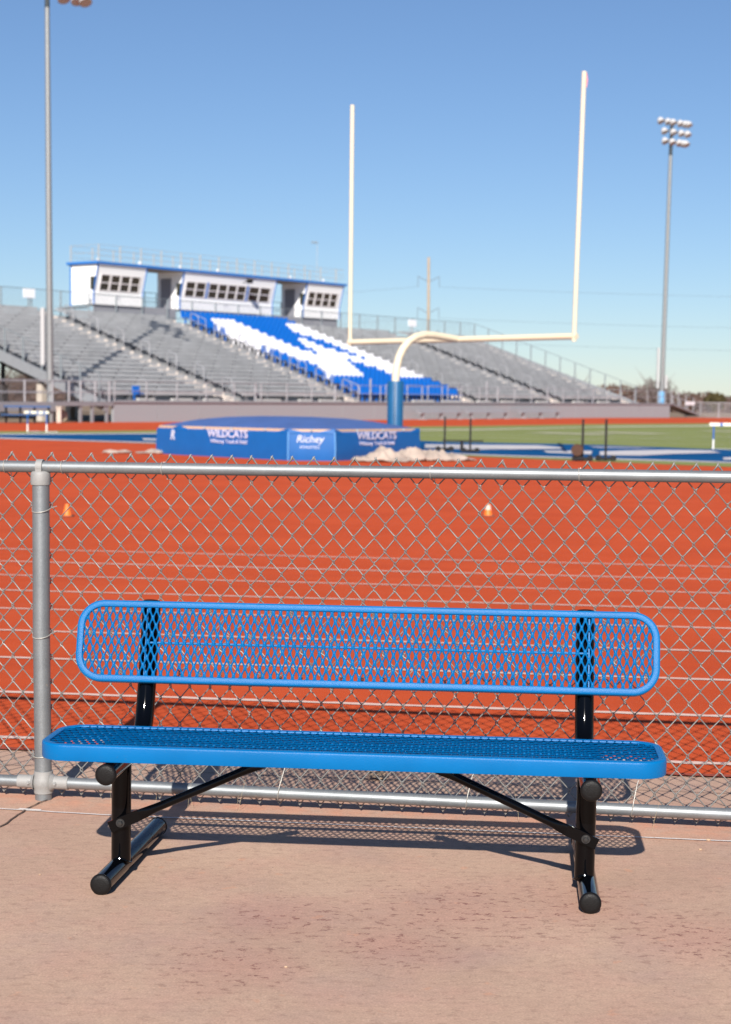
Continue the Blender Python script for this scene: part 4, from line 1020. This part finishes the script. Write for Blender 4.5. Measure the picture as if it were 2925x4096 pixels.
mb = MB(); sbox(mb, 28.28, 28.52, 14.25, 14.62, 9.12, 9.34); mb.build('camera_body', M['iron'], t); mb = MB(); sbox(mb, 28.2, 28.6, 14.2, 14.7, 9.36, 9.40); mb.build('sun_shield', M['olive'], t)

# ------------------------------------------------------------------ team benches in front of the wall
def team_bench(s0, s1, label):
    t = thing('team_bench', label, 'bench', S((s0 + s1) / 2, -1.0, 0), 'aluminium team benches along the grandstand wall')
    mb = MB(); sbox(mb, s0, s1, -1.15, -.85, .38, .43); mb.build('seat', M['rail'], t)
    mb = MB(); sbox(mb, s0, s1, -.80, -.76, .45, .66); mb.build('backrest', M['rail'], t)
    for k in range(3):
        s = s0 + .4 + (s1 - s0 - .8) * k / 2; mb = MB(); sbox(mb, s - .04, s + .04, -1.12, -.86, 0, .38); sbox(mb, s - .03, s + .03, -.83, -.81, .38, .62); sbox(mb, s - .05, s + .05, -1.3, -.7, -.02, .03); mb.build('leg', M['steel'], t)
team_bench(26.5, 31.6, 'long aluminium bench at the wall, nearest to the goal post pad')
team_bench(32.3, 37.6, 'middle one of the three long aluminium benches at the grandstand wall')
team_bench(39.2, 44.9, 'long aluminium bench at the wall, farthest right of the three')

# things at the left below the ramp
bt = thing('blue_table', 'long blue table with dark legs standing below the ramp at the left edge', 'table', (-15.7, 77.5, zf(77.5)))
z0 = zf(77.5)
mb = MB(); mb.box((-15.8, 77.4, z0 + .78), (2.1, .7, .07), .3); mb.build('tabletop', M['bluepaintsteel'], bt)
for k in range(4):
    mb = MB(); mb.box((-16.7 + k * .62, 77.1 + k * .19, z0 + .37), (.09, .09, .74)); mb.build('leg', M['iron'], bt)
mb = MB(); mb.box((-15.9, 77.0, z0 + .40), (2.0, .25, .05), .3); mb.build('seat', M['bluepaintsteel'], bt)
mb = MB(); c = Vector(S(-2.9, .8, .28)); blob(mb, c, .42, (.95, .8, .85), 14, .08); mb.build('boulder', M['rock'], None, 60, label='rounded beige boulder in the dark opening under the stair landing', category='rock')
mb = MB(); mb.box((-14.85, 80.4, zf(80) + .35), (.22, .3, .7)); mb.box((-14.85, 80.4, zf(80) + .74), (.28, .34, .07)); mb.build('utility_box', M['column'], None, label='small beige utility box beside the foot of the left light pole', category='box')

# ------------------------------------------------------------------ light poles
def light_pole(x, y, r0, r1, zg, ztop, rows, label, lean, cabs, zb0):
    t = thing('light_pole', label, 'light pole', (x, y, zb0), 'tall stadium light poles')
    X = lambda z: x + lean * (z - zb0)
    mb = MB(); mb.tube([(X(zb0), y, zb0), (X(zg), y, zg)], [r0, r1], 20); mb.build('pole', M['pole'], t, 50)
    mb = MB(); mb.tube([(X(zg), y, zg + .001), (X(ztop), y, ztop)], [r1 * 1.05, r1 * .9], 12); mb.build('pole_top', M['bracket'], t, 50)
    for (z, offs) in rows:
        mb = MB(); mb.tube([(X(z) + min(offs) - .15, y - .1, z + .12 - .16 * min(offs)), (X(z) + max(offs) + .15, y - .5, z + .05 - .16 * max(offs))], .06, 8); mb.build('cross_arm', M['bracket'], t, 50)
        for o_ in offs:
            c = Vector((X(z) + o_, y - .3 - .15 * o_, z - .16 * o_)); ax = Vector((.30, -.42, -.86)).normalized()
            mb = MB(); mb.lathe(c - ax * .25, [(.0, -.05), (.12, -.03), (.20, .05), (.27, .2), (.30, .34), (.31, .40)], 14, ax); l = mb.build('floodlight', M['lampgrey'], t, 50)
            mb = MB(); mb.lathe(c - ax * .25, [(.30, .385), (0, .36)], 14, ax); mb.build('lens', M['lampgrey'], l, 50)
    for (dx, za, zb, w_) in cabs:
        mb = MB(); mb.box((X(za) + dx, y - .05, (za + zb) / 2), (w_, .25, zb - za)); mb.build('ballast_cabinet', M['cabinet'], t, bevel=.02)
    return t
lp = light_pole(-15.35, 80.8, .175, .115, 20.1, 22.9, [(20.62, (.85, 1.5, 1.9)), (21.7, (-.8, -.2, .7, 1.4)), (22.6, (-1.0, -.4, .3, 1.0))], 'tall galvanised light pole near the left edge, reaching out of the top of the picture', -.0048, [(-.33, 3.2, 5.95, .19)], .40)
rp = light_pole(24.66, 140, .20, .15, 22.45, 25.0, [(23.5, (-.55, .05, .62, .95, 1.15)), (24.3, (-.62, .1, .75, 1.25)), (25.1, (-.95, -.35, .05, .65, 1.05, 1.3))], 'tall galvanised light pole on the right with its whole cluster of white floodlights in view', .010, [(-.38, 3.2, 6.6, .2), (.30, 3.2, 4.3, .2)], .7)
mb = MB(); mb.lathe((24.66, 140, 0), [(.26, 1.7), (.26, 2.95), (.21, 2.96)], 16); mb.build('pole_pad', M['lightblue'], rp, 50)

# utility pole and wires
up = thing('utility_pole', 'weathered brown power pole with three pairs of angled arms behind the grandstand', 'utility pole', (9.5, 260, .95))
mb = MB(); mb.tube([(9.5, 260, .9), (9.22, 260, 24.5)], [.26, .20], 12); mb.build('pole', M['wood'], up, 50)
ends = []
for z in (20.7, 15.9, 12.4):
    for sg in (-1, 1):
        xx = 9.27 + sg * 1.65
        mb = MB(); mb.tube([(9.27, 260, z), (xx, 260, z + .85)], .055, 6); mb.build('arm', M['powerline'], up)
        mb = MB(); mb.tube([(xx, 260, z + .85), (xx, 260, z - .75)], .05, 6); mb.build('insulator', M['powerline'], up)
        ends.append((xx, z - .75, sg))
hts = {20.7: 19.6, 15.9: 15.2, 12.4: 11.7}
for (xx, z, sg) in ends:
    if z < 11 and sg < 0: continue
    mb = MB()
    if sg > 0:
        P_ = []
        for k in range(17): q = k / 16; P_.append((xx + q * 75, 260, z + (-.9) * q - 3.2 * 4 * q * (1 - q) * .12))
        lab = 'overhead wire sagging right from the power pole, %s' % {19.95: 'topmost of the three', 15.15: 'middle one of the three', 11.65: 'lowest of the three'}[round(z, 2)]
        zz = P_[-1]
    else:
        P_ = []
        for k in range(17): q = k / 16; P_.append((xx - q * 60, 260, z - 6 * q + 2 * q * q))
        lab = 'overhead wire running left from the power pole toward the press box, %s' % ('upper of the two' if z > 18 else 'lower of the two')
    mb.tube(P_, .018, 4); mb.build('power_line', M['powerline'], None, label=lab, category='wire', group='overhead power lines')
t = thing('street_lamp', 'faint thin lamp post far behind the press box, left of the goal', 'street lamp', (-6.4, 200, .95))
mb = MB(); mb.tube([(-6.2, 200, .9), (-6.2, 200, 20.6)], [.05, .025], 8); mb.build('pole', M['cabinet'], t)
mb = MB(); mb.box((-6.5, 200, 20.75), (.8, .4, .16)); mb.build('lamp_head', M['powerline'], t)

# ------------------------------------------------------------------ far fence
ff = thing('far_fence', 'grey chain link fence crossing the far right behind the track', 'fence', (31, 145, .8))
a = Vector((27.2, 142.5)); b = Vector((60, 137)); n = 12
for k in range(n + 1):
    p = a + (b - a) * k / n; mb = MB(); mb.tube([(p.x, p.y, .7), (p.x, p.y, 2.1)], .05, 6); mb.build('post', M['rail'], ff, 50)
mb = MB(); mb.tube([(a.x, a.y, 2.08), (b.x, b.y, 2.08)], .03, 6); mb.build('top_rail', M['rail'], ff, 50)
mb = MB(); m = 420; d = (b - a) / m
for k in range(m - 24):
    p, q = a + d * k, a + d * (k + 24); w = (b - a).normalized() * .010
    mb.add([(p.x, p.y, .8), (p.x + w.x, p.y + w.y, .8), (q.x + w.x, q.y + w.y, 2.07), (q.x, q.y, 2.07)], [(0, 1, 2, 3)]); mb.add([(q.x, q.y + .01, .8), (q.x + w.x, q.y + w.y + .01, .8), (p.x + w.x, p.y + w.y + .01, 2.07), (p.x, p.y + .01, 2.07)], [(0, 1, 2, 3)])
mb.build('wire_netting', M['rail'], ff)
t = thing('ramp_sign', 'small white sign hanging on the railing of the exit ramp at the far right', 'sign', S(69.2, -.05, 1.0)); mb = MB(); sbox(mb, 68.3, 70.1, -.09, -.05, .95, 1.25); mb.build('sign_panel', M['plaque'], t)

# ------------------------------------------------------------------ woods
def twigmass(name, mat_, n, gen, size, **tags):
    mb = MB()
    for _ in range(n):
        c, s_ = gen(); s_ *= size
        a = Vector((random.gauss(0, 1), random.gauss(0, 1), random.gauss(0, 1))).normalized(); b = a.cross(Vector((random.gauss(0, 1), random.gauss(0, 1), random.gauss(0, 1)))).normalized()
        c = Vector(c); mb.add([tuple(c - a * s_), tuple(c + b * s_ * .45), tuple(c + a * s_), tuple(c - b * s_ * .45)], [(0, 1, 2, 3)])
    return mb.build(name, mat_, None, **tags)
def hgt(x): return 6.4 + 1.0 * math.sin(x * .043 + 1) + .6 * math.sin(x * .13) + .45 * math.sin(x * .31 + 2) + .3 * math.sin(x * .9)
def gw():
    x = random.uniform(-130, 150); y = random.uniform(380, 410); h = hgt(x) * random.uniform(.93, 1.04)
    q = random.random() ** .75; return (x, y, .9 + (h - .9) * q), random.uniform(.5, 1.3) * (1.15 - .55 * q)
twigmass('far_woods', M['bark'], 34000, gw, .78, kind='stuff')
def tree(name, x, y, h, w, mat_, label, n, base=.9, size=.4, cat='tree', dens=1.0, trunk=True):
    t = thing(name, label, cat, (x, y, base), 'trees standing out along the horizon')
    if trunk:
        mb = MB(); mb.tube([(x, y, base - .2), (x + .1, y, base + h * .35), (x, y, base + h * .7)], [h * .03, h * .022, h * .008], 8)
        for k in range(26):
            a = random.uniform(0, 2 * PI); z = base + h * random.uniform(.2, .65); L_ = w * random.uniform(.3, .55)
            mb.tube([(x, y, z), (x + math.cos(a) * L_ * .6, y + math.sin(a) * L_ * .6, z + L_ * .5), (x + math.cos(a) * L_, y + math.sin(a) * L_, z + L_ * 1.1)], [h * .009, h * .006, h * .002], 5)
        mb.build('trunk', M['twig'], t)
    mb = MB()
    for _ in range(n):
        while True:
            p = Vector((random.uniform(-1, 1), random.uniform(-1, 1), random.uniform(-1, 1)))
            if p.length < 1: break
        p = p * (1 + .15 * math.sin(p.x * 7 + p.z * 5))
        c = Vector((x + p.x * w / 2, y + p.y * w / 2, base + h * .56 + p.z * h * .44)); s_ = size * random.uniform(.4, 1.1)
        a = Vector((random.gauss(0, 1), random.gauss(0, 1), random.gauss(0, 1))).normalized(); b = a.cross(Vector((random.gauss(0, 1), random.gauss(0, 1), random.gauss(0, 1)))).normalized()
        mb.add([tuple(c - a * s_), tuple(c + b * s_ * (.5 if mat_ is M['olive'] else .09)), tuple(c + a * s_), tuple(c - b * s_ * (.5 if mat_ is M['olive'] else .09))], [(0, 1, 2, 3)])
    mb.build('crown', mat_, t)
tree('bare_tree', 60.5, 350, 7.0, 8.5, M['twig'], 'grey leafless tree rising behind the right light pole', 1500, size=.8)
tree('bare_tree', 41.0, 330, 6.0, 8.0, M['twig'], 'low grey leafless tree behind the lower right end of the grandstand', 1200, size=.7)
tree('evergreen_bush', 62.4, 300, 3.7, 3.6, M['olive'], 'dark olive evergreen bush against the brown woods at right', 1400, size=.4, cat='bush', trunk=False)
tree('bare_tree', -26, 125, 3.6, 4.6, M['bark'], 'reddish brown bush seen under the left end of the grandstand, left of the light pole', 1500, size=.35, base=.7, cat='bush')
tree('bare_tree', -21.0, 120, 3.2, 3.4, M['bark'], 'reddish brown bush seen under the grandstand close to the light pole', 1200, size=.3, base=.7, cat='bush')

# ------------------------------------------------------------------ light
EL, AZ = R(31.7), R(5.0)
d = Vector((math.sin(AZ) * math.cos(EL), math.cos(AZ) * math.cos(EL), -math.sin(EL)))
sun = bpy.data.lights.new('sun', 'SUN'); sun.energy = 5.0; sun.angle = R(.53); sun.color = (1, .945, .87)
so = bpy.data.objects.new('sun', sun); COL.objects.link(so); so.rotation_euler = d.to_track_quat('-Z', 'Y').to_euler()
w = bpy.data.worlds.new('World'); sc.world = w; w.use_nodes = True; nt = w.node_tree
sky = nt.nodes.new('ShaderNodeTexSky'); sky.sky_type = 'NISHITA'; sky.sun_disc = False; sky.sun_elevation = EL; sky.sun_rotation = R(180) + AZ
sky.air_density = 1.0; sky.dust_density = .1; sky.ozone_density = 5.0; sky.altitude = 200
bg = nt.nodes['Background']; bg.inputs[1].default_value = .068; nt.links.new(mix(nt, 1.0, sky.outputs[0], (.93, .945, 1.02), 'MULTIPLY'), bg.inputs[0])

# ------------------------------------------------------------------ camera
f, cyp, p, r, H = 6648.684, 2177.861, .08306, .01262, 1.42236
cam = bpy.data.cameras.new('camera'); co = bpy.data.objects.new('camera', cam); COL.objects.link(co)
X0, Y0, Z0 = Vector((1, 0, 0)), Vector((0, math.cos(p), -math.sin(p))), Vector((0, math.sin(p), math.cos(p)))
right = X0 * math.cos(r) + Z0 * math.sin(r); upv = Z0 * math.cos(r) - X0 * math.sin(r)
mtx = Matrix((right, upv, -Y0)).transposed().to_4x4(); mtx.translation = (0, 0, H); co.matrix_world = mtx
cam.sensor_fit = 'VERTICAL'; cam.sensor_height = 36; cam.sensor_width = 25.7; cam.lens = 36 * f / 4096
cam.shift_y = (cyp - 2048) / 4096; cam.clip_start = .05; cam.clip_end = 6000
cam.dof.use_dof = True; cam.dof.focus_distance = 4.95; cam.dof.aperture_fstop = 5.4
sc.camera = co
sc.render.resolution_x = 731; sc.render.resolution_y = 1024
sc.view_settings.view_transform = 'Standard'; sc.view_settings.look = 'None'; sc.view_settings.exposure = 0.5; sc.view_settings.gamma = 1
